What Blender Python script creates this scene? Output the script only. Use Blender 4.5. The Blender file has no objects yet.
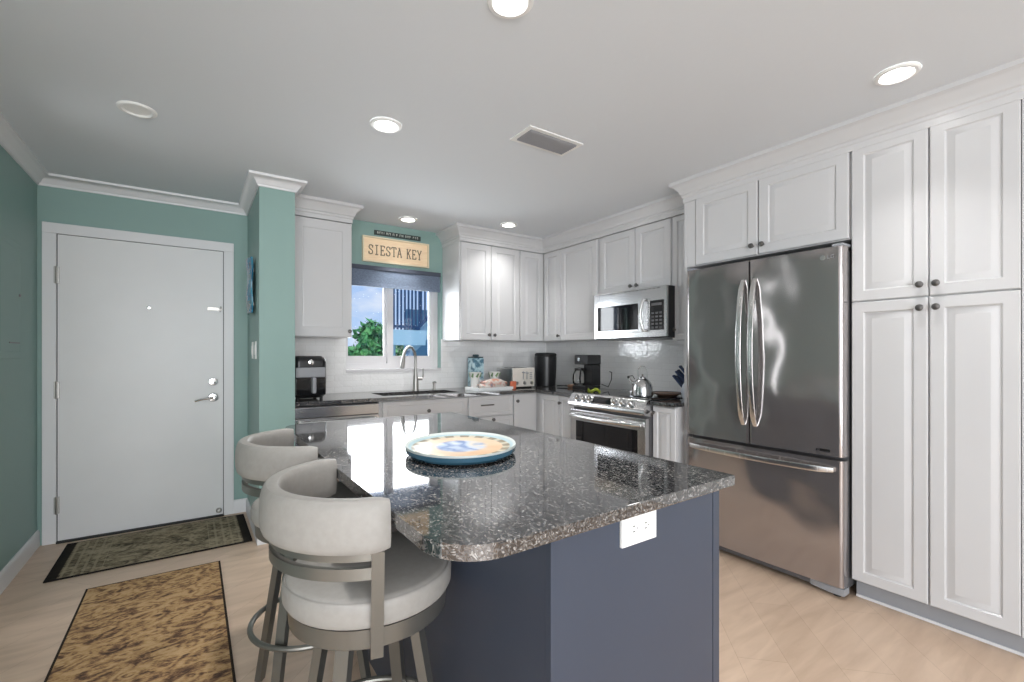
import bpy, bmesh, math, random
from mathutils import Vector, Matrix
random.seed(7)
PI = math.pi
SC = bpy.context.scene
COL = SC.collection

# ------------------------------------------------------------------ camera, world, lights, exposure
cam_d = bpy.data.cameras.new('camera')
cam = bpy.data.objects.new('camera', cam_d); COL.objects.link(cam)
cam.location = (0, 0, 1.242)
cam.rotation_euler = (PI/2, 0, -math.radians(34.43))
cam_d.sensor_width = 36; cam_d.lens = 462.4/1024*36
cam_d.shift_x = 2.1/1024; cam_d.shift_y = 13.6/1024
cam_d.clip_start = 0.02; cam_d.clip_end = 200
SC.camera = cam

SC.view_settings.view_transform = 'Standard'
SC.view_settings.look = 'None'
SC.view_settings.gamma = 1
SC.view_settings.use_curve_mapping = False
SC.view_settings.exposure = 0.35

world = bpy.data.worlds.new('sky'); SC.world = world; world.use_nodes = True
nt = world.node_tree; nt.nodes.clear()
wo = nt.nodes.new('ShaderNodeOutputWorld'); bg = nt.nodes.new('ShaderNodeBackground')
tc = nt.nodes.new('ShaderNodeTexCoord'); sep = nt.nodes.new('ShaderNodeSeparateXYZ')
ramp = nt.nodes.new('ShaderNodeValToRGB')
ramp.color_ramp.elements[0].position = 0.0; ramp.color_ramp.elements[0].color = (0.50, 0.68, 0.95, 1)
ramp.color_ramp.elements[1].position = 0.6; ramp.color_ramp.elements[1].color = (0.10, 0.27, 0.80, 1)
noi = nt.nodes.new('ShaderNodeTexNoise'); noi.inputs['Scale'].default_value = 5.5; noi.inputs['Detail'].default_value = 5
cr = nt.nodes.new('ShaderNodeValToRGB')
cr.color_ramp.elements[0].position = 0.52; cr.color_ramp.elements[1].position = 0.68
mp = nt.nodes.new('ShaderNodeMapping'); mp.inputs['Scale'].default_value = (1, 1, 2.2); mp.inputs['Location'].default_value = (0.3, 0.1, 0.0)
mix = nt.nodes.new('ShaderNodeMixRGB'); mix.inputs[2].default_value = (0.95, 0.97, 1.0, 1)
L = nt.links.new
L(tc.outputs['Generated'], sep.inputs[0]); L(sep.outputs['Z'], ramp.inputs[0])
L(tc.outputs['Generated'], mp.inputs[0]); L(mp.outputs[0], noi.inputs['Vector']); L(noi.outputs['Fac'], cr.inputs[0])
L(cr.outputs[0], mix.inputs[0]); L(ramp.outputs[0], mix.inputs[1]); L(mix.outputs[0], bg.inputs[0]); L(bg.outputs[0], wo.inputs[0])
bg.inputs[1].default_value = 0.8

def area(name, loc, rot, sx, sy, power, col=(1, 1, 1), spread=PI):
    d = bpy.data.lights.new(name, 'AREA'); d.shape = 'RECTANGLE'; d.size = sx; d.size_y = sy
    d.energy = power; d.color = col; d.spread = spread
    o = bpy.data.objects.new(name, d); COL.objects.link(o); o.location = loc; o.rotation_euler = rot
    return o
sun_d = bpy.data.lights.new('sun', 'SUN'); sun_d.energy = 2.6; sun_d.angle = 0.02; sun_d.color = (1, 0.96, 0.9)
sun = bpy.data.objects.new('sun', sun_d); COL.objects.link(sun); sun.rotation_euler = (math.radians(38), 0, math.radians(-40))
# soft fill added at unseen openings behind the camera; daylight through the kitchen window
area('fill_living_room', (-0.75, -3.32, 1.25), (PI/2+.05, 0, 0), 3.4, 2.1, 175, (0.965, 0.985, 1.0))
area('fill_side_opening', (-2.62, -1.6, 1.3), (PI/2, 0, -PI/2), 2.2, 1.6, 8, (0.965, 0.985, 1.0))
area('daylight_sidelight', (-0.833-.03, 2.975, 1.13), (PI/2, 0, -PI/2), .085, 2.0, 3.5, (0.965, 0.985, 1.0))
area('daylight_kitchen_window', (1.53, 4.30, 1.56), (-PI/2, 0, 0), 0.86, 0.62, 19, (0.93, 0.97, 1.0))

# ------------------------------------------------------------------ materials
def mat(name, col=(0.8, 0.8, 0.8), rough=0.5, metal=0.0, spec=0.5, **kw):
    m = bpy.data.materials.new(name); m.use_nodes = True
    b = m.node_tree.nodes['Principled BSDF']
    b.inputs['Base Color'].default_value = (*col, 1); b.inputs['Roughness'].default_value = rough
    b.inputs['Metallic'].default_value = metal; b.inputs['Specular IOR Level'].default_value = spec
    for k, v in kw.items():
        b.inputs[k.replace('_', ' ')].default_value = v
    return m
def nn(m, t, **kw):
    n = m.node_tree.nodes.new(t)
    for k, v in kw.items():
        if hasattr(n, k): setattr(n, k, v)
        else: n.inputs[k].default_value = v
    return n
def ln(m, a, b): m.node_tree.links.new(a, b)
def bsdf(m): return m.node_tree.nodes['Principled BSDF']
def ocoord(m, scale=(1, 1, 1), rot=(0, 0, 0), loc=(0, 0, 0)):
    t = nn(m, 'ShaderNodeTexCoord'); p = nn(m, 'ShaderNodeMapping')
    p.inputs['Scale'].default_value = scale; p.inputs['Rotation'].default_value = rot; p.inputs['Location'].default_value = loc
    ln(m, t.outputs['Object'], p.inputs[0]); return p.outputs[0]
def ramp_n(m, fac, stops):
    r = nn(m, 'ShaderNodeValToRGB'); e = r.color_ramp.elements
    while len(e) < len(stops): e.new(0.5)
    for i, (p, c) in enumerate(stops): e[i].position = p; e[i].color = (*c, 1)
    ln(m, fac, r.inputs[0]); return r.outputs[0]
def bump(m, h, strength=0.1, dist=0.01):
    b = nn(m, 'ShaderNodeBump'); b.inputs['Strength'].default_value = strength; b.inputs['Distance'].default_value = dist
    ln(m, h, b.inputs['Height']); ln(m, b.outputs[0], bsdf(m).inputs['Normal']); return b
def noise_tint(m, c1, c2, scale=3, vec=None, detail=3, lo=.35, hi=.65):
    n = nn(m, 'ShaderNodeTexNoise'); n.inputs['Scale'].default_value = scale; n.inputs['Detail'].default_value = detail
    ln(m, vec if vec else ocoord(m), n.inputs['Vector'])
    ln(m, ramp_n(m, n.outputs['Fac'], [(lo, c1), (hi, c2)]), bsdf(m).inputs['Base Color']); return n

M = {}
M['green'] = mat('green_wall_paint', (0.25, 0.38, 0.35), 0.5)
n = noise_tint(M['green'], (0.245, 0.373, 0.343), (0.256, 0.388, 0.357), 1.2)
n2 = nn(M['green'], 'ShaderNodeTexNoise', Scale=160.0); ln(M['green'], ocoord(M['green']), n2.inputs['Vector']); bump(M['green'], n2.outputs['Fac'], 0.06, 0.002)
M['ceil'] = mat('ceiling_paint', (0.70, 0.73, 0.76), 0.85)
n2 = nn(M['ceil'], 'ShaderNodeTexNoise', Scale=40.0, Detail=4.0); ln(M['ceil'], ocoord(M['ceil']), n2.inputs['Vector']); bump(M['ceil'], n2.outputs['Fac'], 0.12, 0.004)
M['white_wall'] = mat('white_wall_paint', (0.72, 0.72, 0.70), 0.7); noise_tint(M['white_wall'], (0.70, 0.70, 0.68), (0.74, 0.74, 0.72), 1.5)
M['trim'] = mat('trim_paint', (0.74, 0.74, 0.75), 0.4); noise_tint(M['trim'], (0.73, 0.73, 0.74), (0.75, 0.75, 0.76), 2)
M['cab'] = mat('cabinet_thermofoil', (0.68, 0.68, 0.68), 0.28); noise_tint(M['cab'], (0.59, 0.59, 0.595), (0.61, 0.61, 0.615), 2)
M['toe'] = mat('toe_kick_laminate', (0.30, 0.31, 0.33), 0.5); noise_tint(M['toe'], (0.29, 0.30, 0.32), (0.31, 0.32, 0.34), 4)
M['door'] = mat('entry_door_paint', (0.72, 0.72, 0.73), 0.38)
n = noise_tint(M['door'], (0.72, 0.72, 0.72), (0.75, 0.75, 0.75), 2.5); bump(M['door'], n.outputs['Fac'], 0.05, 0.01)
M['vinyl'] = mat('window_vinyl', (0.62, 0.61, 0.62), 0.4)
M['navy'] = mat('navy_island_paint', (0.045, 0.056, 0.082), 0.36); noise_tint(M['navy'], (0.043, 0.054, 0.079), (0.048, 0.060, 0.087), 2)
M['pewter'] = mat('dark_pewter', (0.16, 0.155, 0.15), 0.32, 0.9)
M['chrome'] = mat('satin_chrome', (0.72, 0.72, 0.72), 0.18, 1.0)
M['nickel'] = mat('brushed_nickel', (0.42, 0.41, 0.39), 0.38, 1.0)
M['black'] = mat('black_plastic', (0.009, 0.009, 0.010), 0.33)
M['blackmatte'] = mat('black_matte', (0.01, 0.01, 0.01), 0.6)
M['blackglass'] = mat('black_glass', (0.008, 0.008, 0.009), 0.04)
M['darkgrey'] = mat('dark_grey_plastic', (0.10, 0.10, 0.105), 0.45)
M['midgrey'] = mat('mid_grey_plastic', (0.30, 0.31, 0.33), 0.4)
M['whiteplastic'] = mat('white_plastic', (0.82, 0.82, 0.80), 0.35)
M['gap'] = mat('dark_gap', (0.01, 0.01, 0.01), 0.9)
M['cream_fabric'] = mat('cream_leather', (0.56, 0.53, 0.50), 0.55)
n = noise_tint(M['cream_fabric'], (0.292, 0.278, 0.256), (0.312, 0.298, 0.276), 60, detail=5); bump(M['cream_fabric'], n.outputs['Fac'], 0.15, 0.002)
M['stool_metal'] = mat('taupe_stool_metal', (0.21, 0.205, 0.185), 0.36, 0.75)
M['brown'] = mat('brown_wood', (0.22, 0.12, 0.07), 0.5); noise_tint(M['brown'], (0.16, 0.08, 0.045), (0.27, 0.15, 0.09), 30)

def steel(name, col, rough, stretch, wob=0.0):
    m = mat(name, col, rough, 1.0)
    v = ocoord(m, stretch)
    n = nn(m, 'ShaderNodeTexNoise', Scale=1.0, Detail=2.0); ln(m, v, n.inputs['Vector'])
    mr = nn(m, 'ShaderNodeMapRange'); mr.inputs[3].default_value = rough*0.8; mr.inputs[4].default_value = rough*1.25
    ln(m, n.outputs['Fac'], mr.inputs[0]); ln(m, mr.outputs[0], bsdf(m).inputs['Roughness'])
    if wob:
        n2 = nn(m, 'ShaderNodeTexNoise', Scale=3.4, Detail=0.5); ln(m, ocoord(m, (1, 1, .9)), n2.inputs['Vector'])
        bump(m, n2.outputs['Fac'], wob, 0.06)
    return m
M['steel'] = steel('stainless_steel', (0.60, 0.60, 0.60), 0.20, (3, 3, 300))
M['fridge_steel'] = steel('fridge_stainless_steel', (0.42, 0.39, 0.385), 0.13, (3, 3, 300), 0.38); bsdf(M['fridge_steel']).inputs['Metallic'].default_value = 0.82
M['handle_steel'] = steel('handle_steel', (0.72, 0.72, 0.71), 0.25, (200, 200, 3))

def granite(name, dark=1.0):
    m = mat(name, (0.1, 0.1, 0.1), 0.045, 0.0, 0.5)
    v = ocoord(m, (1.0, 0.62, 1.0), (0, 0, 0.5))
    nz = nn(m, 'ShaderNodeTexNoise', Scale=26.0, Detail=3.0); ln(m, v, nz.inputs['Vector'])
    mixv = nn(m, 'ShaderNodeMixRGB'); mixv.inputs[0].default_value = 0.035; ln(m, v, mixv.inputs[1]); ln(m, nz.outputs['Color'], mixv.inputs[2])
    vo = nn(m, 'ShaderNodeTexVoronoi', Scale=300.0); ln(m, mixv.outputs[0], vo.inputs['Vector'])
    bw = nn(m, 'ShaderNodeSeparateXYZ'); ln(m, vo.outputs['Color'], bw.inputs[0])
    c1 = ramp_n(m, bw.outputs[0], [(0.0, (.012*dark, .013*dark, .015*dark)), (0.42, (.022*dark, .023*dark, .026*dark)), (0.56, (.080*dark, .080*dark, .085*dark)), (0.72, (.145*dark, .138*dark, .130*dark)), (0.86, (.07*dark, .070*dark, .070*dark)), (0.94, (.30*dark, .295*dark, .285*dark))])
    n3 = nn(m, 'ShaderNodeTexNoise', Scale=5.0, Detail=4.0); ln(m, v, n3.inputs['Vector'])
    c2 = ramp_n(m, n3.outputs['Fac'], [(0.35, (.70, .70, .72)), (0.65, (1.15, 1.13, 1.10))])
    mu = nn(m, 'ShaderNodeMixRGB', blend_type='MULTIPLY'); mu.inputs[0].default_value = 1.0
    ln(m, c1, mu.inputs[1]); ln(m, c2, mu.inputs[2]); ln(m, mu.outputs[0], bsdf(m).inputs['Base Color'])
    bsdf(m).inputs['IOR'].default_value = 2.3
    return m
M['granite'] = granite('speckled_granite')

def wood_floor():
    m = mat('light_oak_planks', (0.6, 0.45, 0.33), 0.38)
    v = ocoord(m, (1, 1, 1), (0, 0, math.radians(-45)))
    br = nn(m, 'ShaderNodeTexBrick'); ln(m, v, br.inputs['Vector'])
    br.offset = 0.37; br.inputs['Scale'].default_value = 1; br.inputs['Brick Width'].default_value = 1.25; br.inputs['Row Height'].default_value = 0.19
    br.inputs['Mortar Size'].default_value = 0.0010; br.inputs['Mortar Smooth'].default_value = 0.4; br.inputs['Bias'].default_value = 0
    br.inputs['Color1'].default_value = (0.56, 0.415, 0.305, 1); br.inputs['Color2'].default_value = (0.63, 0.475, 0.355, 1); br.inputs['Mortar'].default_value = (0.42, 0.30, 0.21, 1)
    n = nn(m, 'ShaderNodeTexNoise', Scale=2.2, Detail=5.0, Distortion=0.6); ln(m, ocoord(m, (1.2, 7, 1), (0, 0, math.radians(-45))), n.inputs['Vector'])
    c = ramp_n(m, n.outputs['Fac'], [(0.3, (0.86, 0.84, 0.82)), (0.7, (1.08, 1.09, 1.10))])
    mu = nn(m, 'ShaderNodeMixRGB', blend_type='MULTIPLY'); mu.inputs[0].default_value = 1.0
    ln(m, br.outputs['Color'], mu.inputs[1]); ln(m, c, mu.inputs[2]); ln(m, mu.outputs[0], bsdf(m).inputs['Base Color'])
    return m
M['floor'] = wood_floor()

def tile(name, ax):
    m = mat(name, (0.7, 0.7, 0.69), 0.06, IOR=1.8)
    t = nn(m, 'ShaderNodeTexCoord'); s = nn(m, 'ShaderNodeSeparateXYZ'); c = nn(m, 'ShaderNodeCombineXYZ')
    ln(m, t.outputs['Object'], s.inputs[0]); ln(m, s.outputs[ax], c.inputs[0]); ln(m, s.outputs[2], c.inputs[1])
    br = nn(m, 'ShaderNodeTexBrick'); ln(m, c.outputs[0], br.inputs['Vector']); br.inputs['Scale'].default_value = 1
    br.inputs['Brick Width'].default_value = 0.152; br.inputs['Row Height'].default_value = 0.0508; br.inputs['Mortar Size'].default_value = 0.0018; br.inputs['Mortar Smooth'].default_value = 0.3
    br.inputs['Color1'].default_value = (0.78, 0.78, 0.775, 1); br.inputs['Color2'].default_value = (0.82, 0.82, 0.815, 1); br.inputs['Mortar'].default_value = (0.72, 0.72, 0.71, 1)
    ln(m, br.outputs['Color'], bsdf(m).inputs['Base Color'])
    n = nn(m, 'ShaderNodeTexNoise', Scale=38.0, Detail=1.0); ln(m, c.outputs[0], n.inputs['Vector'])
    inv = nn(m, 'ShaderNodeMath', operation='SUBTRACT'); ln(m, n.outputs['Fac'], inv.inputs[0]); ln(m, br.outputs['Fac'], inv.inputs[1])
    bump(m, inv.outputs[0], 0.35, 0.004)
    return m
M['tile_x'] = tile('wavy_subway_tile_back', 0); M['tile_y'] = tile('wavy_subway_tile_side', 1)

def glass_mat():
    m = bpy.data.materials.new('window_glass'); m.use_nodes = True; t = m.node_tree; t.nodes.clear()
    o = t.nodes.new('ShaderNodeOutputMaterial'); tr = t.nodes.new('ShaderNodeBsdfTransparent'); g = t.nodes.new('ShaderNodeBsdfGlossy')
    g.inputs['Roughness'].default_value = 0.0; f = t.nodes.new('ShaderNodeFresnel'); f.inputs[0].default_value = 1.25; mx = t.nodes.new('ShaderNodeMixShader')
    t.links.new(f.outputs[0], mx.inputs[0]); t.links.new(tr.outputs[0], mx.inputs[1]); t.links.new(g.outputs[0], mx.inputs[2]); t.links.new(mx.outputs[0], o.inputs[0])
    return m
M['glass'] = glass_mat()
def emis(name, col, s):
    m = mat(name, col, 0.4); bsdf(m).inputs['Emission Color'].default_value = (*col, 1); bsdf(m).inputs['Emission Strength'].default_value = s; return m
M['lamp'] = emis('lamp_diffuser', (1.0, 0.98, 0.95), 14)

def rug_mat(name, cols, border, ux, uy, w, h, stripes=True, bw=0.05, tint=None):
    """woven pattern: medallion / wavy motifs from distorted waves and voronoi, dark border, in object coordinates 0..w,0..h"""
    m = mat(name, cols[0], 0.95, spec=0.1)
    v = ocoord(m)
    n = nn(m, 'ShaderNodeTexNoise', Scale=7.0, Detail=8.0, Roughness=0.7, Distortion=0.8); ln(m, ocoord(m, (ux, uy, 1)), n.inputs['Vector'])
    n2 = nn(m, 'ShaderNodeTexNoise', Scale=30.0, Detail=4.0, Distortion=2.0); ln(m, ocoord(m, (ux, uy, 1)), n2.inputs['Vector'])
    vo = nn(m, 'ShaderNodeTexVoronoi', Scale=11.0); vo.feature = 'SMOOTH_F1'; ln(m, ocoord(m, (1.0, 1.4, 1)), vo.inputs['Vector'])
    w1 = nn(m, 'ShaderNodeMath', operation='SINE'); wm = nn(m, 'ShaderNodeMath', operation='MULTIPLY'); wm.inputs[1].default_value = 26.0
    ln(m, vo.outputs['Distance'], wm.inputs[0]); ln(m, wm.outputs[0], w1.inputs[0])
    a = nn(m, 'ShaderNodeMath', operation='MULTIPLY'); a.inputs[1].default_value = 0.045; ln(m, w1.outputs[0], a.inputs[0])
    b = nn(m, 'ShaderNodeMath', operation='MULTIPLY_ADD'); b.inputs[1].default_value = 0.70; ln(m, n.outputs['Fac'], b.inputs[0]); ln(m, a.outputs[0], b.inputs[2])
    c = nn(m, 'ShaderNodeMath', operation='MULTIPLY_ADD'); c.inputs[1].default_value = 0.30; ln(m, n2.outputs['Fac'], c.inputs[0]); ln(m, b.outputs[0], c.inputs[2])
    col = ramp_n(m, c.outputs[0], [(0.36, cols[0]), (0.44, cols[1]), (0.51, cols[2]), (0.60, cols[3]), (0.70, cols[2])])
    # border mask
    s = nn(m, 'ShaderNodeSeparateXYZ'); ln(m, v, s.inputs[0])
    def edge(out, L0):
        q = nn(m, 'ShaderNodeMath', operation='SUBTRACT'); q.inputs[1].default_value = L0/2; ln(m, out, q.inputs[0])
        r = nn(m, 'ShaderNodeMath', operation='ABSOLUTE'); ln(m, q.outputs[0], r.inputs[0])
        t = nn(m, 'ShaderNodeMath', operation='SUBTRACT'); t.inputs[0].default_value = L0/2; ln(m, r.outputs[0], t.inputs[1]); return t.outputs[0]
    ex, ey = edge(s.outputs[0], w), edge(s.outputs[1], h)
    if stripes:   # bands across the ends
        st = ramp_n(m, ex, [(0.0, (0, 0, 0)), (bw, (.05, .05, .05)), (bw+.004, (1, 1, 1)), (0.5, (1, 1, 1))])
        mu = nn(m, 'ShaderNodeMixRGB'); ln(m, st, mu.inputs[0]); mu.inputs[1].default_value = (*border, 1); ln(m, col, mu.inputs[2]); col = mu.outputs[0]
        wv = nn(m, 'ShaderNodeMath', operation='PINGPONG'); wv.inputs[1].default_value = 0.022; ln(m, ex, wv.inputs[0])
        inb = nn(m, 'ShaderNodeMath', operation='LESS_THAN'); inb.inputs[1].default_value = 0.24; ln(m, ex, inb.inputs[0])
        inc = nn(m, 'ShaderNodeMath', operation='GREATER_THAN'); inc.inputs[1].default_value = bw+.01; ln(m, ex, inc.inputs[0])
        li = nn(m, 'ShaderNodeMath', operation='GREATER_THAN'); li.inputs[1].default_value = 0.0155; ln(m, wv.outputs[0], li.inputs[0])
        al = nn(m, 'ShaderNodeMath', operation='MULTIPLY'); ln(m, inb.outputs[0], al.inputs[0]); ln(m, li.outputs[0], al.inputs[1])
        al2 = nn(m, 'ShaderNodeMath', operation='MULTIPLY'); ln(m, al.outputs[0], al2.inputs[0]); ln(m, inc.outputs[0], al2.inputs[1])
        al3 = nn(m, 'ShaderNodeMath', operation='MULTIPLY'); ln(m, al2.outputs[0], al3.inputs[0]); al3.inputs[1].default_value = 0.55
        mu = nn(m, 'ShaderNodeMixRGB'); ln(m, al3.outputs[0], mu.inputs[0]); ln(m, col, mu.inputs[1]); mu.inputs[2].default_value = (*cols[3], 1); col = mu.outputs[0]
    mn = nn(m, 'ShaderNodeMath', operation='MINIMUM'); ln(m, ex, mn.inputs[0]); ln(m, ey, mn.inputs[1])
    gt = nn(m, 'ShaderNodeMath', operation='GREATER_THAN'); gt.inputs[1].default_value = 0.010; ln(m, mn.outputs[0], gt.inputs[0])
    mu = nn(m, 'ShaderNodeMixRGB'); ln(m, gt.outputs[0], mu.inputs[0]); mu.inputs[1].default_value = (*border, 1); ln(m, col, mu.inputs[2])
    ln(m, mu.outputs[0], bsdf(m).inputs['Base Color'])
    nf = nn(m, 'ShaderNodeTexNoise', Scale=400.0); ln(m, v, nf.inputs['Vector']); bump(m, nf.outputs['Fac'], 0.4, 0.002)
    return m

# ------------------------------------------------------------------ mesh helpers
def nb(): return bmesh.new()
def box(bm, x0, x1, y0, y1, z0, z1, bev=0.0, seg=2):
    x0, x1 = min(x0, x1), max(x0, x1); y0, y1 = min(y0, y1), max(y0, y1); z0, z1 = min(z0, z1), max(z0, z1)
    r = bmesh.ops.create_cube(bm, size=1.0); vs = r['verts']
    for v in vs:
        v.co = Vector(((x0+x1)/2 + v.co.x*(x1-x0), (y0+y1)/2 + v.co.y*(y1-y0), (z0+z1)/2 + v.co.z*(z1-z0)))
    if bev:
        es = list({e for v in vs for e in v.link_edges})
        bmesh.ops.bevel(bm, geom=es, offset=bev, segments=seg, profile=0.5, affect='EDGES')
    return bm
def bar(bm, p, q, w, t, up=(0, 0, 1), w2=None, t2=None):
    """rectangular bar from p to q, tapering to w2 x t2"""
    p, q = Vector(p), Vector(q); d = (q-p).normalized(); u = Vector(up)
    s = d.cross(u)
    if s.length < 1e-4: s = d.cross(Vector((1, 0, 0)))
    s.normalize(); n = s.cross(d).normalized()
    w2 = w if w2 is None else w2; t2 = t if t2 is None else t2
    vs = []
    for c, ww, tt in ((p, w, t), (q, w2, t2)):
        for a, b in ((-1, -1), (1, -1), (1, 1), (-1, 1)):
            vs.append(bm.verts.new(c + s*a*ww/2 + n*b*tt/2))
    for f in ((3, 2, 1, 0), (4, 5, 6, 7), (0, 1, 5, 4), (1, 2, 6, 5), (2, 3, 7, 6), (3, 0, 4, 7)):
        bm.faces.new([vs[i] for i in f])
    return bm
def tube(bm, pts, r, seg=10, cap=True, closed=False):
    pts = [Vector(p) for p in pts]; n = len(pts); rings = []
    rr = r if isinstance(r, (list, tuple)) else [r]*n
    prev = None
    for i, p in enumerate(pts):
        if closed: d = (pts[(i+1) % n]-pts[i-1]).normalized()
        else: d = (pts[min(i+1, n-1)]-pts[max(i-1, 0)]).normalized()
        if prev is None:
            a = d.cross(Vector((0, 0, 1)))
            if a.length < 1e-3: a = d.cross(Vector((1, 0, 0)))
            a.normalize()
        else:
            a = prev - d*prev.dot(d)
            a.normalize()
        prev = a; b = d.cross(a)
        rings.append([bm.verts.new(p + (a*math.cos(2*PI*k/seg)+b*math.sin(2*PI*k/seg))*rr[i]) for k in range(seg)])
    m = n if closed else n-1
    for i in range(m):
        A, B = rings[i], rings[(i+1) % n]
        for k in range(seg):
            bm.faces.new((A[k], A[(k+1) % seg], B[(k+1) % seg], B[k]))
    if cap and not closed:
        bm.faces.new(rings[0][::-1]); bm.faces.new(rings[-1])
    return bm
def lathe(bm, cx, cy, prof, seg=32, sx=1.0, sy=1.0, rot=0.0, axis='z'):
    """prof: list of (r, z)"""
    rings = []
    for r, z in prof:
        ring = []
        if r < 1e-6: ring = [bm.verts.new(Vector((0, 0, z)))]
        else:
            for k in range(seg):
                a = 2*PI*k/seg; ring.append(bm.verts.new(Vector((r*sx*math.cos(a), r*sy*math.sin(a), z))))
        rings.append(ring)
    for A, B in zip(rings, rings[1:]):
        for k in range(seg):
            k2 = (k+1) % seg
            if len(A) == 1 and len(B) == 1: continue
            if len(A) == 1: bm.faces.new((A[0], B[k2], B[k])) if False else bm.faces.new((A[0], B[k], B[k2]))
            elif len(B) == 1: bm.faces.new((A[k], A[k2], B[0]))
            else: bm.faces.new((A[k], A[k2], B[k2], B[k]))
    vs = [v for r in rings for v in r]
    if axis == '-x': Rm = Matrix.Rotation(-PI/2, 4, 'Y')
    elif axis == '-y': Rm = Matrix.Rotation(PI/2, 4, 'X')
    elif axis == '+x': Rm = Matrix.Rotation(PI/2, 4, 'Y')
    else: Rm = Matrix.Rotation(rot, 4, 'Z')
    off = Vector((cx, cy, 0)) if not isinstance(cx, Vector) else cx
    for v in vs: v.co = Rm @ v.co + off
    return bm
def prism(bm, poly, z0, z1, bev=0.0):
    a = [bm.verts.new((x, y, z0)) for x, y in poly]; b = [bm.verts.new((x, y, z1)) for x, y in poly]; n = len(poly)
    bm.faces.new(a[::-1]); bm.faces.new(b)
    for i in range(n): bm.faces.new((a[i], a[(i+1) % n], b[(i+1) % n], b[i]))
    if bev:
        es = [e for e in bm.edges if (e.verts[0] in b and e.verts[1] in b) or (e.verts[0] in a and e.verts[1] in a)]
        bmesh.ops.bevel(bm, geom=es, offset=bev, segments=2, profile=0.5, affect='EDGES')
    return bm
def extrude_poly(bm, poly, o, U, V, N, t):
    """polygon in (u,v) plane at o, thickness t along N"""
    o, U, V, N = Vector(o), Vector(U), Vector(V), Vector(N)
    a = [bm.verts.new(o+U*x+V*y) for x, y in poly]; b = [bm.verts.new(o+U*x+V*y+N*t) for x, y in poly]; n = len(poly)
    bm.faces.new(a[::-1]); bm.faces.new(b)
    for i in range(n): bm.faces.new((a[i], a[(i+1) % n], b[(i+1) % n], b[i]))
    return bm
def sweep(bm, path, prof, closed=False):
    """path: XY points, room on the right-hand side; prof: closed loop of (offset into room, z)"""
    n = len(path); P = [Vector((x, y)) for x, y in path]; cols = []
    def right(d): return Vector((d.y, -d.x))
    for i in range(n):
        d0 = (P[i]-P[i-1]).normalized() if i > 0 else None
        d1 = (P[i+1]-P[i]).normalized() if i < n-1 else None
        if d0 is None: m = right(d1)
        elif d1 is None: m = right(d0)
        else:
            m = right(d0)+right(d1); m = m/ (1+right(d0).dot(right(d1)))
        cols.append([bm.verts.new((P[i].x+m.x*o, P[i].y+m.y*o, z)) for o, z in prof])
    k = len(prof)
    for A, B in zip(cols, cols[1:]):
        for j in range(k): bm.faces.new((A[j], A[(j+1) % k], B[(j+1) % k], B[j]))
    bm.faces.new(cols[0]); bm.faces.new(cols[-1][::-1])
    return bm
def rings_panel(bm, o, U, V, N, w, h, prof, back=True):
    """rectangle w x h, prof = [(inset, depth)] lofted from back to centre face; last ring closed"""
    o, U, V, N = Vector(o), Vector(U), Vector(V), Vector(N); rs = []
    for ins, dep in prof:
        rs.append([bm.verts.new(o+U*a+V*b+N*dep) for a, b in ((ins, ins), (w-ins, ins), (w-ins, h-ins), (ins, h-ins))])
    for A, B in zip(rs, rs[1:]):
        for k in range(4): bm.faces.new((A[k], A[(k+1) % 4], B[(k+1) % 4], B[k]))
    bm.faces.new(rs[-1]); bm.faces.new(rs[0][::-1])
    return bm
def raised(fr=0.055):
    return [(0, 0), (0, .016), (.004, .020), (fr, .020), (fr+.006, .0125), (fr+.013, .0125), (fr+.034, .0195), (fr+.038, .0195)]
def flatp(fr=0.05):
    return [(0, 0), (0, .016), (.004, .020), (fr, .020), (fr+.005, .0165), (fr+.012, .0165), (fr+.016, .019)]
SLAB = [(0, 0), (0, .016), (.005, .020), (.02, .020)]

def obj(name, bm, m, parent=None, smooth=True):
    bmesh.ops.recalc_face_normals(bm, faces=bm.faces)
    if parent is not None:
        r = parent
        while r.parent is not None: r = r.parent
        bm.transform((Matrix.Translation(r.location) @ r.rotation_euler.to_matrix().to_4x4()).inverted())
    me = bpy.data.meshes.new(name); bm.to_mesh(me); bm.free()
    ms = m if isinstance(m, (list, tuple)) else [m]
    for q in ms: me.materials.append(q)
    if smooth and len(me.polygons):
        me.polygons.foreach_set('use_smooth', [True]*len(me.polygons)); me.set_sharp_from_angle(angle=math.radians(33))
    o = bpy.data.objects.new(name, me); COL.objects.link(o)
    if smooth and len(me.polygons) < 4000:
        wn = o.modifiers.new('weighted_normals', 'WEIGHTED_NORMAL'); wn.keep_sharp = True; wn.weight = 90
    if parent is not None: o.parent = parent
    return o
def tag(o, label, cat, group=None):
    o['label'] = label; o['category'] = cat
    if group: o['group'] = group
    return o
def thing(name, label, cat, loc=(0, 0, 0), rz=0, group=None):
    o = bpy.data.objects.new(name, None); COL.objects.link(o); o.location = loc; o.rotation_euler = (0, 0, rz)
    o.empty_display_size = 0.1
    return tag(o, label, cat, group)
def struct(name, bm, m, parent=None, smooth=True):
    o = obj(name, bm, m, parent, smooth)
    if parent is None: o['kind'] = 'structure'
    return o
def B(*a, **k): return box(nb(), *a, **k)
def to_local(bm, p, rz):     # build at origin, then place
    bm.transform(Matrix.Translation(Vector(p)) @ Matrix.Rotation(rz, 4, 'Z')); return bm

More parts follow.
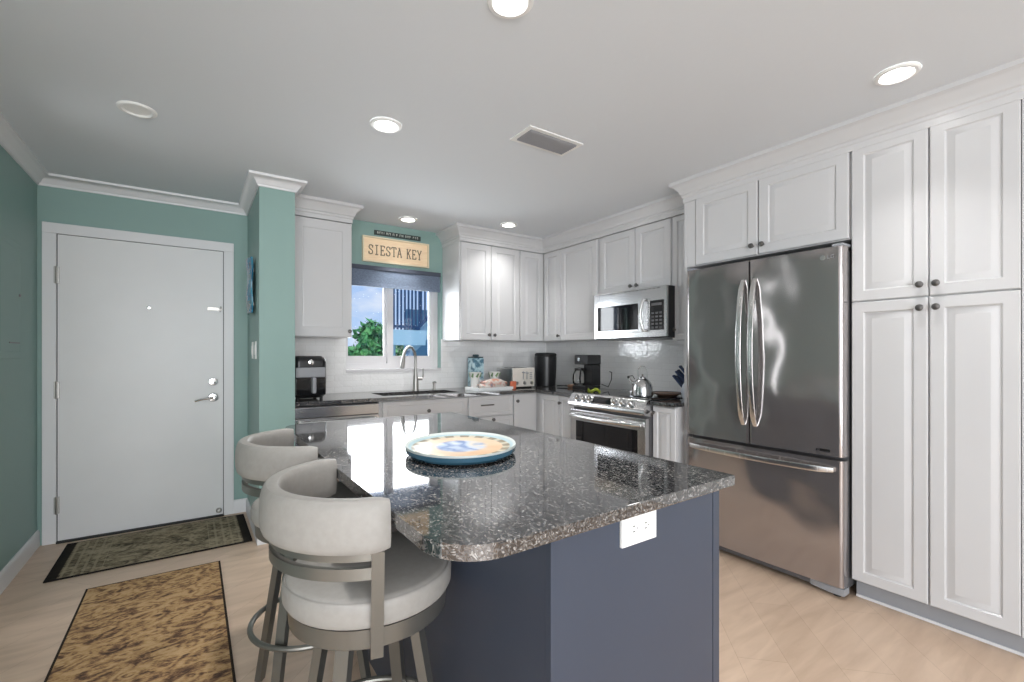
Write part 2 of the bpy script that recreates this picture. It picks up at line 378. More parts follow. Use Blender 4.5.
# ------------------------------------------------------------------ room shell
C = 2.415; XL = -0.833; XR = 3.294; YD = 4.208; YB = 4.08; YR = -3.4; XS = -2.7; YE = 0.9
PX0, PX1, PYF = 0.358, 0.573, 3.421
CLR = M['white_wall']
struct('floor', B(XS-.1, XR+.1, YR-.1, YD+.12, -.08, 0), M['floor'])
struct('ceiling', B(XS-.1, XR+.1, YR-.1, YD+.12, C, C+.1), M['ceil'])
bm = nb(); box(bm, XL-.12, XL, YE, 2.93, 0, C); box(bm, XL-.12, XL, 3.02, YD+.12, 0, C); box(bm, XL-.12, XL, 2.93, 3.02, 0, .12); box(bm, XL-.12, XL, 2.93, 3.02, 2.14, C)
struct('wall_left', bm, M['green'])
w4 = struct('window_4', B(XL-.10, XL-.01, 2.93, 3.02, .12, .14), M['vinyl']); obj('pane', B(XL-.020, XL-.016, 2.93, 3.02, .14, 2.14), M['glass'], w4)
struct('wall_entry', B(XL, PX0+.02, YD, YD+.12, 0, C), M['green'])
struct('wall_partition', B(PX0, PX1, PYF, YD, 0, C), M['green'])
WX0, WX1, WZ0, WZ1 = 1.085, 1.985, 1.108, 2.0
bm = nb(); box(bm, PX1, WX0, YB, YB+.14, 0, C); box(bm, WX1, XR, YB, YB+.14, 0, C); box(bm, WX0, WX1, YB, YB+.14, 0, WZ0-.02); box(bm, WX0, WX1, YB, YB+.14, WZ1, C)
struct('wall_back', bm, M['green'])
struct('wall_right', B(XR, XR+.12, YR, YB+.14, 0, C), CLR)
bm = nb(); box(bm, XS, -2.5, YR-.12, YR, 0, C); box(bm, 1.2, XR, YR-.12, YR, 0, C); box(bm, -2.5, 1.2, YR-.12, YR, 2.35, C)
struct('wall_rear', bm, CLR)
bm = nb(); box(bm, XS-.12, XS, YR, -2.8, 0, C); box(bm, XS-.12, XS, -.4, YE, 0, C); box(bm, XS-.12, XS, -2.8, -.4, 0, .45); box(bm, XS-.12, XS, -2.8, -.4, 2.15, C)
struct('wall_side', bm, CLR)
struct('wall_return', B(XS, XL-.12, YE-.0, YE+.12, 0, C), CLR)

# unseen living-room glass doors and side window, placed to carry the fill light
bm = nb()
for x in (-2.5, -1.29, -.08, 1.14): box(bm, x, x+.06, YR-.09, YR-.03, 0.05, 2.35)
box(bm, -2.5, 1.2, YR-.09, YR-.03, 0, .06); box(bm, -2.5, 1.2, YR-.09, YR-.03, 2.29, 2.35)
w2 = struct('window_2', bm, M['vinyl'])
obj('pane', B(-2.44, 1.14, YR-.065, YR-.06, .06, 2.29), M['glass'], w2)
bm = nb()
for y in (-2.8, -1.63, -.46): box(bm, XS-.09, XS-.03, y, y+.06, .45, 2.15)
box(bm, XS-.09, XS-.03, -2.8, -.4, .45, .51); box(bm, XS-.09, XS-.03, -2.8, -.4, 2.09, 2.15)
w3 = struct('window_3', bm, M['vinyl'])
obj('pane', B(XS-.065, XS-.06, -2.74, -.46, .51, 2.09), M['glass'], w3)

# kitchen window: deep vinyl slider with sill, drywall reveal painted green
fy = YB+.075
bm = nb()
box(bm, WX0, WX1, YB-.012, YB+.075, WZ0-.02, WZ0+.004, .002)                         # sill board
box(bm, WX0, WX0+.03, fy, fy+.06, WZ0+.055, WZ1-.04); box(bm, WX1-.045, WX1, fy, fy+.06, WZ0+.055, WZ1-.04)
box(bm, WX0, WX1, fy, fy+.06, WZ0+.0045, WZ0+.055); box(bm, WX0, WX1, fy, fy+.06, WZ1-.04, WZ1)
w1 = struct('window_1', bm, M['vinyl'])
bm = nb()                                                        # sliding sash (left) and fixed sash (right)
box(bm, WX0+.03, WX0+.045, fy+.028, fy+.050, WZ0+.122, WZ1-.08); box(bm, 1.455, 1.485, fy+.028, fy+.050, WZ0+.122, WZ1-.08)
box(bm, WX0+.03, 1.485, fy+.028, fy+.050, WZ0+.055, WZ0+.122); box(bm, WX0+.03, 1.485, fy+.028, fy+.050, WZ1-.08, WZ1-.04)
obj('sash', bm, M['vinyl'], w1)
bm = nb()
box(bm, 1.478, 1.535, fy+.003, fy+.026, WZ0+.122, WZ1-.08); box(bm, WX1-.09, WX1-.045, fy+.003, fy+.026, WZ0+.122, WZ1-.08)
box(bm, 1.478, WX1-.045, fy+.003, fy+.026, WZ0+.055, WZ0+.122); box(bm, 1.478, WX1-.045, fy+.003, fy+.026, WZ1-.08, WZ1-.04)
obj('sash', bm, M['vinyl'], w1)
obj('pane', B(WX0+.04, 1.46, fy+.037, fy+.041, WZ0+.12, WZ1-.07), M['glass'], w1)
obj('pane', B(1.53, WX1-.085, fy+.012, fy+.016, WZ0+.12, WZ1-.07), M['glass'], w1)

# tile backsplash
bm = nb(); box(bm, PX1, WX0, YB-.008, YB, .914, 1.39); box(bm, WX0, WX1, YB-.008, YB, .914, WZ0-.02); box(bm, WX1, XR, YB-.008, YB, .914, 1.39)
s = struct('trim_1', bm, M['tile_x']); s['label'] = 'glossy white subway tile backsplash on the window wall'
bm = nb(); box(bm, XR-.008, XR, 1.95, YB-.008, .90, 1.79)
s = struct('trim_2', bm, M['tile_y']); s['label'] = 'glossy white subway tile backsplash behind the range'

# crown mouldings, baseboards
z = C; zb = C-.072
crown = [(0, zb), (.010, zb), (.012, zb+.012), (.020, zb+.018), (.028, zb+.034), (.045, zb+.050), (.058, zb+.055), (.064, zb+.058), (.066, zb+.070), (.066, z), (0, z)]
bm = nb(); sweep(bm, [(XL, YE), (XL, YD), (PX0, YD), (PX0, PYF), (PX1, PYF), (PX1, 3.70)], crown)
struct('trim_3', bm, M['trim'])
zc = 2.278
cab_crown = [(-.01, zc), (.004, zc), (.004, zc+.030), (.010, zc+.036), (.010, zc+.050), (.018, zc+.056), (.026, zc+.078), (.048, zc+.104), (.058, zc+.110), (.070, zc+.116), (.070, C), (-.01, C)]
bm = nb(); sweep(bm, [(PX1, 3.722), (1.037, 3.722), (1.037, YB)], cab_crown); struct('trim_4', bm, M['cab'])
bm = nb(); sweep(bm, [(2.0, YB), (2.0, 3.722), (2.97, 3.722), (2.97, 1.938), (2.771, 1.938), (2.771, .345), (XR, .345)], cab_crown); struct('trim_5', bm, M['cab'])
base = [(0, 0), (.013, 0), (.013, .085), (.009, .096), (.006, .105), (0, .105)]
bm = nb(); sweep(bm, [(XL, YE), (XL, YD)], base); struct('baseboard_left', bm, M['trim'])
bm = nb(); sweep(bm, [(.262, YD), (PX0, YD), (PX0, PYF), (PX1, PYF)], base); struct('baseboard_partition', bm, M['trim'])

# entry door
DX0, DX1, DZ = -.741, .197, 2.04
bm = nb()
for a, b_ in ((DX0-.068, DX0), (DX1, DX1+.066)): box(bm, a, b_, YD-.016, YD, 0, DZ, .003)
box(bm, DX0-.068, DX1+.066, YD-.016, YD, DZ, DZ+.068, .003)
s = struct('trim_6', bm, M['trim']); s['label'] = 'white casing around the entry door'
d1 = struct('door_1', B(DX0+.005, DX1-.005, YD-.006, YD+.0, .012, DZ-.004, .001), M['door'])
struct('trim_7', B(DX0, DX1, YD-.03, YD, 0, .011), M['blackmatte'])
bm = nb(); box(bm, DX0, DX0+.005, YD-.004, YD, .01, DZ); box(bm, DX1-.005, DX1, YD-.004, YD, .01, DZ); box(bm, DX0, DX1, YD-.004, YD, DZ-.004, DZ); obj('door_gap', bm, M['darkgrey'], d1)
for hz in (1.766, 1.009, .25):
    bm = nb(); box(bm, DX0-.012, DX0+.014, YD-.020, YD-.005, hz-.055, hz+.055, .001); tube(bm, [(DX0, YD-.022, hz-.057), (DX0, YD-.022, hz+.057)], .006, 8); obj('hinge', bm, M['nickel'], d1)
bm = nb(); lathe(bm, Vector((.127, YD-.006, 1.035)), 0, [(.0, .0), (.030, .0), (.031, .008), (.026, .014), (.012, .016), (0, .016)], 24, axis='-y')
box(bm, .121, .133, YD-.040, YD-.02, 1.018, 1.052, .003); obj('deadbolt', bm, M['chrome'], d1)
bm = nb(); lathe(bm, Vector((.127, YD-.006, .915)), 0, [(.0, .0), (.034, .0), (.035, .008), (.028, .016), (.012, .018), (.011, .05), (0, .05)], 24, axis='-y')
tube(bm, [(.127, YD-.055, .915), (.09, YD-.058, .912), (.05, YD-.056, .906), (.012, YD-.05, .895)], [.011, .010, .009, .008], 10); obj('door_handle', bm, M['chrome'], d1)
bm = nb(); lathe(bm, Vector((-.261, YD-.006, 1.58)), 0, [(0, 0), (.012, 0), (.012, .004), (.006, .005), (0, .004)], 16, axis='-y'); obj('peephole', bm, M['chrome'], d1)
bm = nb(); box(bm, .09, .17, YD-.020, YD-.006, 1.578, 1.606, .002); tube(bm, [(.17, YD-.024, 1.570), (.182, YD-.03, 1.59), (.176, YD-.024, 1.61)], .005, 8); obj('door_guard', bm, M['nickel'], d1)
bm = nb(); lathe(bm, Vector((.165, YD-.006, .045)), 0, [(0, 0), (.02, 0), (.02, .01), (.012, .03), (0, .032)], 16, axis='-y'); obj('kick_stop', bm, M['nickel'], d1)

# painted-over electrical panel on left wall
t = thing('electrical_panel', 'green-painted electrical panel cover flush on the left wall beside the door', 'panel', (XL, 3.65, 1.25))
bm = nb(); rings_panel(bm, (XL+.0005, 3.45, 1.22), (0, 1, 0), (0, 0, 1), (1, 0, 0), .40, .66, [(0, 0), (0, .004), (.003, .006), (.035, .006), (.037, .004), (.040, .006), (.06, .006)]); obj('cover', bm, M['green'], t)
obj('slot', B(XL+.006, XL+.010, 3.62, 3.80, 1.305, 1.312), M['pewter'], t); obj('latch', B(XL+.006, XL+.012, 3.79, 3.81, 1.575, 1.59), M['pewter'], t)

# ------------------------------------------------------------------ cabinets
def knob_bm(p, nrm):
    bm = nb(); ax = '-y' if abs(nrm[1]) > .5 else '-x'
    lathe(bm, Vector(p), 0, [(0, 0), (.008, 0), (.006, .004), (.0055, .012), (.013, .016), (.0155, .021), (.014, .027), (.007, .030), (0, .030)], 18, axis=ax); return bm
def face_door(t, facing, a0, a1, z0, z1, plane, knob=None, prof=None, name='door', g=.0015):
    """facing '-y': a=x, plane=y of the carcass face; facing '-x': a=y, plane=x. the door stands 20 mm proud"""
    w = abs(a1-a0)-2*g; h = z1-z0-2*g; bm = nb(); prof = prof or raised()
    if facing == '-y': rings_panel(bm, (min(a0, a1)+g, plane, z0+g), (1, 0, 0), (0, 0, 1), (0, -1, 0), w, h, prof); nrm = (0, -1, 0)
    else: rings_panel(bm, (plane, max(a0, a1)-g, z0+g), (0, -1, 0), (0, 0, 1), (-1, 0, 0), w, h, prof); nrm = (-1, 0, 0)
    d = obj(name, bm, M['cab'], t, True)
    if knob:
        ka, kz = knob; p = (ka, plane-.020, kz) if facing == '-y' else (plane-.020, ka, kz)
        obj('knob', knob_bm(p, nrm), M['pewter'], d)
    return d
UZ0, UZ1 = 1.378, 2.278
def rp(w):   # frame width suited to door width
    return raised(max(.028, min(.055, w*.19)))
# left upper
t = thing('wall_cabinet', 'white single-door wall cabinet left of the window above the air fryer', 'cabinet', (.8, YB, UZ0))
obj('body', B(PX1+.001, 1.037, 3.742, YB-.001, UZ0, UZ1), M['cab'], t)
face_door(t, '-y', .60, 1.037, UZ0, UZ1-.003, 3.742, (1.016, 1.425), flatp(.07))
# back-wall uppers right of window
t = thing('wall_cabinet', 'white double-door wall cabinet right of the window above the toaster', 'cabinet', (2.3, YB, UZ0))
obj('body', B(2.001, 2.672, 3.742, YB-.001, UZ0, UZ1), M['cab'], t)
face_door(t, '-y', 2.010, 2.335, UZ0, UZ1-.003, 3.742, (2.305, 1.428), rp(.33)); face_door(t, '-y', 2.339, 2.672, UZ0, UZ1-.003, 3.742, (2.367, 1.428), rp(.33))
t = thing('wall_cabinet', 'white corner wall cabinet with a narrow door on each face, above the black waste bin', 'cabinet', (3.0, YB, UZ0))
obj('body', prism(nb(), [(2.6725, 3.742), (2.99, 3.742), (2.99, 3.456), (XR-.001, 3.456), (XR-.001, YB-.001), (2.6725, YB-.001)], UZ0, UZ1), M['cab'], t)
face_door(t, '-y', 2.678, 2.968, UZ0, UZ1-.003, 3.742, None, rp(.29))
face_door(t, '-x', 3.720, 3.456, UZ0, UZ1-.003, 2.99, (3.478, 1.427), rp(.26))
t = thing('wall_cabinet', 'white wall cabinet with one wide door between corner cabinet and microwave', 'cabinet', (XR, 3.2, UZ0))
obj('body', B(2.99, XR-.001, 2.937, 3.4555, UZ0, UZ1), M['cab'], t)
face_door(t, '-x', 3.452, 2.962, UZ0, UZ1-.003, 2.99, None, rp(.45))
t = thing('wall_cabinet', 'white short double-door wall cabinet directly above the microwave', 'cabinet', (XR, 2.5, 1.757))
obj('body', B(2.99, XR-.001, 2.178, 2.9365, 1.76, UZ1), M['cab'], t)
face_door(t, '-x', 2.925, 2.536, 1.762, UZ1-.003, 2.99, (2.566, 1.803), rp(.36)); face_door(t, '-x', 2.532, 2.192, 1.762, UZ1-.003, 2.99, (2.503, 1.803), rp(.36))
t = thing('wall_cabinet', 'white narrow wall cabinet between microwave and refrigerator', 'cabinet', (XR, 2.05, UZ0))
obj('body', B(2.99, XR-.001, 1.940, 2.1775, 1.352, UZ1), M['cab'], t)
face_door(t, '-x', 2.176, 1.942, 1.352, UZ1-.003, 2.99, (2.150, 1.428), rp(.2))
# fridge cabinet with side panel
t = thing('wall_cabinet', 'white double-door cabinet above the refrigerator with its tall side panel', 'cabinet', (XR, 1.45, 1.82))
obj('body', B(2.791, XR-.001, .966, 1.916, 1.835, UZ1+.02), M['cab'], t)
obj('side_panel', B(2.775, XR-.001, 1.917, 1.936, 0, UZ1+.02), M['cab'], t)
face_door(t, '-x', 1.850, 1.437, 1.838, 2.292, 2.791, (1.466, 1.892), rp(.40)); face_door(t, '-x', 1.433, .972, 1.838, 2.292, 2.791, (1.404, 1.892), rp(.40))
obj('face_frame', B(2.777, 2.7905, 1.853, 1.9165, 1.835, 2.30), M['cab'], t)
# pantry
t = thing('pantry_cabinet', 'tall white four-door pantry cabinet right of the refrigerator', 'cabinet', (XR, .65, 0))
obj('body', B(2.791, XR-.001, .346, .9625, .095, UZ1+.03), M['cab'], t)
obj('toe_kick', B(2.82, 2.835, .346, .955, 0, .095), M['toe'], t)
obj('shoe_moulding', B(2.812, 2.82, .346, .955, 0, .014, .003), M['trim'], t)
for (a0, a1, ka) in ((.9625, .662, .689), (.659, .374, .632)):
    face_door(t, '-x', a0, a1, .096, 1.507, 2.791, (ka, 1.458), raised(.050)); face_door(t, '-x', a0, a1, 1.510, 2.298, 2.791, (ka, 1.565), raised(.050))
obj('face_frame', B(2.773, 2.7905, .340, .372, .095, 2.30), M['cab'], t)

# base cabinets, back run
CZ = .914; BZ = .885
def toe(t, x0, x1, y0, y1): obj('toe_kick', B(x0, x1, y0, y1, 0, .095), M['toe'], t)
t = thing('base_cabinet', 'white sink base cabinet under the faucet with one dark knob on its false front', 'cabinet', (1.56, 3.7, 0))
obj('body', prism(nb(), [(1.178, 3.50), (1.942, 3.50), (1.942, YB-.009), (1.178, YB-.009)], .095, .63), M['cab'], t)
obj('face_frame', B(1.178, 1.942, 3.50, 3.53, .63, BZ), M['cab'], t)
toe(t, 1.178, 1.942, 3.56, 3.57)
face_door(t, '-y', 1.20, 1.940, .715, .878, 3.50, (1.578, .787), flatp(.035), 'drawer_front')
face_door(t, '-y', 1.20, 1.568, .10, .708, 3.50, (1.54, .66)); face_door(t, '-y', 1.572, 1.940, .10, .708, 3.50, (1.60, .66))
t = thing('base_cabinet', 'white drawer base cabinet with a dark bar pull below the snack tray', 'cabinet', (2.2, 3.7, 0))
obj('body', B(1.944, 2.426, 3.50, YB-.009, .095, BZ), M['cab'], t); toe(t, 1.944, 2.426, 3.56, 3.57)
d = face_door(t, '-y', 1.956, 2.424, .70, .878, 3.50, None, flatp(.03), 'drawer')
bm = nb(); tube(bm, [(2.075, 3.466, .797), (2.205, 3.466, .797)], .006, 10)
for x in (2.09, 2.19): tube(bm, [(x, 3.48, .797), (x, 3.466, .797)], .005, 8)
obj('pull', bm, M['pewter'], d)
for z0, z1, kz in ((.42, .694, .665), (.10, .414, .38)): face_door(t, '-y', 1.956, 2.424, z0, z1, 3.50, (2.20, kz), flatp(.04), 'drawer')
t = thing('base_cabinet', 'white corner base cabinet with one flat door left of the corner', 'cabinet', (2.7, 3.7, 0))
obj('body', B(2.428, 2.704, 3.50, YB-.009, .095, BZ), M['cab'], t)
toe(t, 2.428, 2.700, 3.56, 3.57)
face_door(t, '-y', 2.432, 2.684, .10, .878, 3.50, (2.462, .815), SLAB)
# right run
t = thing('base_cabinet', 'white two-door base cabinet between the corner and the range', 'cabinet', (XR, 3.2, 0))
obj('body', B(2.705, XR-.009, 2.932, YB-.009, .095, BZ), M['cab'], t); toe(t, 2.76, 2.77, 2.932, 3.55)
face_door(t, '-x', 3.425, 3.150, .10, .878, 2.705, None, rp(.25)); face_door(t, '-x', 3.146, 2.936, .10, .878, 2.705, (3.12, .815), rp(.2))
t = thing('base_cabinet', 'white narrow base cabinet between range and refrigerator', 'cabinet', (XR, 2.0, 0))
obj('body', B(2.705, XR-.009, 1.938, 2.134, .095, BZ), M['cab'], t); toe(t, 2.76, 2.77, 1.938, 2.134)
face_door(t, '-x', 2.130, 1.940, .10, .878, 2.705, (2.115, .835), rp(.19))

# counters
def slab(poly, z0=BZ, z1=CZ):
    bm = nb(); prism(bm, poly, z0, z1, .004); return bm
SX0, SX1, SY0, SY1 = 1.245, 1.93, 3.575, 3.905
bm = nb()
for x0, x1, y0, y1 in ((PX1+.001, SX0, 3.456, YB-.009), (SX1, XR-.009, 3.456, YB-.009), (SX0, SX1, 3.456, SY0), (SX0, SX1, SY1, YB-.009), (2.66, XR-.009, 2.932, 3.456)):
    a = [bm.verts.new((x, y, CZ)) for x, y in ((x0, y0), (x1, y0), (x1, y1), (x0, y1))]; bm.faces.new(a)
bmesh.ops.remove_doubles(bm, verts=bm.verts, dist=1e-5)
r = bmesh.ops.extrude_face_region(bm, geom=bm.faces[:]); bmesh.ops.translate(bm, vec=(0, 0, -(CZ-BZ)), verts=[v for v in r['geom'] if isinstance(v, bmesh.types.BMVert)])
o = obj('countertop', bm, M['granite'], None, False); tag(o, 'dark speckled granite countertop in an L along the window wall and corner', 'countertop')
o = obj('countertop', slab([(2.66, 1.938), (XR-.009, 1.938), (XR-.009, 2.130), (2.66, 2.130)]), M['granite']); tag(o, 'short dark granite countertop piece between range and refrigerator', 'countertop')
# sink
t = thing('kitchen_sink', 'black undermount kitchen sink below the window', 'sink', (1.59, 3.74, BZ))
bm = nb(); rings_panel(bm, (SX0-.01, SY0-.01, BZ-.001), (1, 0, 0), (0, 1, 0), (0, 0, 1), SX1-SX0+.02, SY1-SY0+.02, [(0, -.01), (0, 0), (.010, 0), (.016, -.004), (.02, -.19), (.035, -.21)])
obj('bowl', bm, M['blackmatte'], t)
bm = nb(); lathe(bm, 1.59, 3.74, [(0, BZ-.209), (.045, BZ-.209), (.045, BZ-.205), (.03, BZ-.206), (0, BZ-.206)], 20); obj('drain', bm, M['chrome'], t)
# faucet
t = thing('kitchen_faucet', 'brushed nickel pull-down faucet arching over the black sink', 'faucet', (1.675, 3.965, CZ))
bm = nb(); lathe(bm, 1.675, 3.965, [(0, CZ), (.030, CZ), (.030, CZ+.006), (.026, CZ+.012), (.023, CZ+.10), (.017, CZ+.16), (.014, CZ+.20), (0, CZ+.20)], 20); obj('body', bm, M['nickel'], t)
pts = [(1.675, 3.965, CZ+.19), (1.675, 3.965, 1.20)]
for k in range(1, 12):
    a = PI*k/12; f = (1-math.cos(a))/2; pts.append((1.675-.165*f, 3.965-.13*f, 1.20+.105*math.sin(a)+(.01*f)))
obj('spout', tube(nb(), pts, .0125, 12), M['nickel'], t)
bm = nb(); e = Vector(pts[-1]); tube(bm, [e, e+Vector((-.008, -.006, -.035)), e+Vector((-.022, -.018, -.10)), e+Vector((-.024, -.02, -.115))], [.013, .016, .021, .019], 14); obj('spray_head', bm, M['nickel'], t)
bm = nb(); tube(bm, [(1.675, 3.965, 1.02), (1.735, 3.95, 1.02)], .013, 12); tube(bm, [(1.735, 3.95, 1.02), (1.742, 3.948, 1.05), (1.742, 3.948, 1.115)], [.008, .007, .006], 8); obj('lever', bm, M['nickel'], t)
t = thing('soap_dispenser', 'small nickel soap dispenser right of the faucet', 'soap dispenser', (1.86, 3.965, CZ))
bm = nb(); lathe(bm, 1.86, 3.965, [(0, CZ), (.018, CZ), (.018, CZ+.005), (.012, CZ+.015), (.012, CZ+.055), (.016, CZ+.06), (.016, CZ+.075), (0, CZ+.076)], 16); obj('body', bm, M['nickel'], t)
obj('spout', tube(nb(), [(1.86, 3.965, CZ+.07), (1.85, 3.92, CZ+.078), (1.848, 3.90, CZ+.070)], .006, 8), M['nickel'], t)

# ------------------------------------------------------------------ dishwasher
t = thing('dishwasher', 'stainless steel dishwasher under the counter behind the island', 'dishwasher', (.876, 3.75, 0))
obj('body', B(PX1+.004, 1.174, 3.51, YB-.02, .10, .872), M['darkgrey'], t)
obj('door', B(PX1+.006, 1.172, 3.475, 3.51, .11, .79, .004), M['steel'], t)
obj('control_panel', B(PX1+.006, 1.172, 3.478, 3.51, .795, .868, .003), M['steel'], t)
bm = nb(); tube(bm, [(.60, 3.445, .762), (.62, 3.435, .762), (1.125, 3.435, .762), (1.145, 3.445, .762)], .013, 12)
for x in (.62, 1.125): tube(bm, [(x, 3.475, .762), (x, 3.437, .762)], .010, 8)
obj('handle', bm, M['handle_steel'], t)
obj('badge', B(.615, .645, 3.4765, 3.478, .838, .848), M['darkgrey'], t)
obj('toe_kick', B(PX1+.006, 1.172, 3.56, 3.57, 0, .10), M['blackmatte'], t)

# ------------------------------------------------------------------ range
RY0, RY1 = 2.138, 2.928
t = thing('electric_range', 'stainless steel slide-in range with six front knobs and black oven window', 'range', (2.95, 2.53, 0))
obj('body', B(2.665, XR-.012, RY0+.002, RY1-.002, .10, .905), M['darkgrey'], t)
obj('cooktop', B(2.655, XR-.012, RY0, RY1, .905, .921, .003), M['blackglass'], t)
bm = nb(); prof = [(2.675, .80), (2.612, .812), (2.600, .826), (2.604, .860), (2.640, .912), (2.668, .926), (2.69, .926), (2.69, .80)]
for s_ in range(1):
    a = [bm.verts.new((x, RY0, z_)) for x, z_ in prof]; b_ = [bm.verts.new((x, RY1, z_)) for x, z_ in prof]; n = len(prof)
    bm.faces.new(a); bm.faces.new(b_[::-1])
    for i in range(n): bm.faces.new((a[i], b_[i], b_[(i+1) % n], a[(i+1) % n]))
cp = obj('control_panel', bm, M['steel'], t)
nx = Vector((-.825, 0, .565)).normalized()     # panel normal
for ky in (2.835, 2.762, 2.690, 2.425, 2.352, 2.272):
    c = Vector((2.620, ky, .886)); bm = nb()
    lathe(bm, Vector((0, 0, 0)), 0, [(0, -.002), (.029, -.002), (.029, .003), (.0225, .005), (.021, .028), (.019, .031), (0, .031)], 24)
    box(bm, -.004, .004, -.020, .020, .026, .036, .0015)
    bm.transform(Matrix.Translation(c) @ nx.to_track_quat('Z', 'Y').to_matrix().to_4x4()); obj('knob', bm, M['steel'], cp)
bm = nb(); box(bm, -.105, .105, -.021, .021, -.001, .0015); bm.transform(Matrix.Translation(Vector((2.6215, 2.556, .886))) @ nx.to_track_quat('Z', 'Y').to_matrix().to_4x4())
bm.free(); bm = nb(); q0 = Vector((2.6045, 0, .862)); q1 = Vector((2.637, 0, .909)); off = nx*.0012
vv = [bm.verts.new(Vector((q.x, y_, q.z))+off*k) for k in (-1, 1) for q, y_ in ((q0, 2.45+.01), (q0, 2.655), (q1, 2.655), (q1, 2.46))]
for f in ((0, 1, 2, 3), (7, 6, 5, 4), (0, 4, 5, 1), (1, 5, 6, 2), (2, 6, 7, 3), (3, 7, 4, 0)): bm.faces.new([vv[i] for i in f])
obj('display', bm, M['blackglass'], cp)
dr = obj('oven_door', B(2.622, 2.665, RY0+.004, RY1-.004, .285, .788, .006), M['steel'], t)
obj('window', B(2.619, 2.623, RY0+.075, RY1-.075, .40, .700, .001), M['blackglass'], dr)
bm = nb()
pts = [(2.600, RY1-.03, .742)] + [(2.592-.030*math.sin(PI*k/10), RY1-.03-(RY1-RY0-.06)*k/10, .742-.004*math.sin(PI*k/10)) for k in range(1, 10)] + [(2.600, RY0+.03, .742)]
tube(bm, pts, .016, 12)
for y_ in (RY0+.035, RY1-.035): box(bm, 2.595, 2.625, y_-.012, y_+.012, .730, .754, .003)
obj('handle', bm, M['handle_steel'], dr)
obj('drawer', B(2.625, 2.665, RY0+.004, RY1-.004, .10, .278, .005), M['steel'], t)
obj('base', B(2.70, XR-.02, RY0+.01, RY1-.01, 0, .10), M['blackmatte'], t)
for (x, y_, r) in ((2.84, 2.33, .10), (2.84, 2.74, .08), (3.08, 2.33, .08), (3.08, 2.74, .10)):
    bm = nb(); lathe(bm, x, y_, [(r, .9212), (r, .9218), (r-.003, .9218), (r-.003, .9212)], 40); obj('burner_ring', bm, M['midgrey'], t)

# microwave
MY0, MY1, MZ0, MZ1 = 2.152, 2.898, 1.368, 1.757
t = thing('microwave', 'stainless over-the-range microwave with curved handle above the range', 'microwave', (3.0, 2.53, MZ0))
obj('body', B(2.895, XR-.009, MY0+.001, MY1, MZ0, MZ1-.001), M['black'], t)
obj('front_frame', B(2.872, 2.894, MY0, MY1, MZ0+.008, MZ1-.001, .003), M['steel'], t)
d = obj('door', B(2.864, 2.871, MY0+.215, MY1-.03, MZ0+.05, MZ1-.10, .002), M['steel'], t)
obj('window', B(2.860, 2.8635, MY0+.26, MY1-.055, MZ0+.07, MZ1-.115, .001), M['blackglass'], d)
bm = nb(); pts = [(2.866, MY0+.19, MZ0+.06)] + [(2.842-.022*math.sin(PI*k/8), MY0+.19+.012*math.sin(PI*k/8), MZ0+.06+(.235)*k/8) for k in range(0, 9)] + [(2.866, MY0+.19, MZ0+.295)]
tube(bm, pts, .012, 12); obj('handle', bm, M['handle_steel'], d)
kp = obj('keypad', B(2.867, 2.8725, MY0+.025, MY0+.15, MZ0+.06, MZ1-.105, .001), M['blackglass'], t)
for i in range(5):
    for j in range(3): obj('button', B(2.8660, 2.8672, MY0+.037+.036*j, MY0+.060+.036*j, MZ0+.072+.027*i, MZ0+.086+.027*i), M['darkgrey'], kp)
obj('clock_display', B(2.8660, 2.8672, MY0+.04, MY0+.135, MZ1-.145, MZ1-.125), M['darkgrey'], kp)
bm = nb()
for i in range(16): box(bm, 2.870, 2.8725, MY0+.06+.04*i, MY0+.085+.04*i, MZ1-.016, MZ1-.011)
obj('vent_slots', bm, M['darkgrey'], t)

# ------------------------------------------------------------------ refrigerator
FY0, FY1 = .968, 1.866
t = thing('refrigerator', 'stainless steel french-door refrigerator with bottom freezer drawer', 'refrigerator', (2.98, 1.41, 0))
obj('body', B(2.765, XR-.02, FY0+.006, FY1-.004, .045, 1.775), M['darkgrey'], t)
def curved_door(y0, y1, z0, z1, xf=2.690, xb=2.755, bow=.012, r=.022):
    poly = []; n = 14; ym = (FY0+FY1)/2; hw = (FY1-FY0)/2
    for k in range(n+1):
        y_ = y0+(y1-y0)*k/n; x = xf-bow*(1-((y_-ym)/hw)**2)
        for ye in (y0, y1):
            dd = abs(y_-ye)
            if dd < r and (abs(ye-FY0) < .01 or abs(ye-FY1) < .01): x += (1-math.sqrt(max(0, 1-((r-dd)/r)**2)))*r
        poly.append((x, y_))
    ks = []
    for (x, y_) in poly: ks.append((x, y_))
    ks += [(xb, y1), (xb, y0)]
    bm = nb(); prism(bm, ks, z0, z1, .0015); return bm
def fdoor(name, y0, y1, z0, z1):
    # dense sampling near rounded outer edges
    ym = (FY0+FY1)/2; hw = (FY1-FY0)/2; r = .022; xf, xb, bow = 2.692, 2.755, .010; ys = []
    n = 16
    base_ = [y0+(y1-y0)*k/n for k in range(n+1)]
    extra = [y0+r*q for q in (.08, .2, .4, .7, 1)] + [y1-r*q for q in (.08, .2, .4, .7, 1)]
    ys = sorted(set(base_+extra)); poly = []
    for y_ in ys:
        x = xf-bow*(1-((y_-ym)/hw)**2)
        for ye in (y0, y1):
            dd = abs(y_-ye); rr = r if (abs(ye-FY0) < .01 or abs(ye-FY1) < .01) else .004
            if dd < rr: x += (1-math.sqrt(max(0, 1-((rr-dd)/rr)**2)))*rr
        poly.append((x, y_))
    poly += [(xb, y1), (xb, y0)]
    bm = nb(); prism(bm, poly, z0, z1, .0012); return obj(name, bm, M['fridge_steel'], t)
ym = 1.438
dl = fdoor('door', ym+.004, FY1, .722, 1.792); dr = fdoor('door', FY0, ym-.004, .722, 1.792)
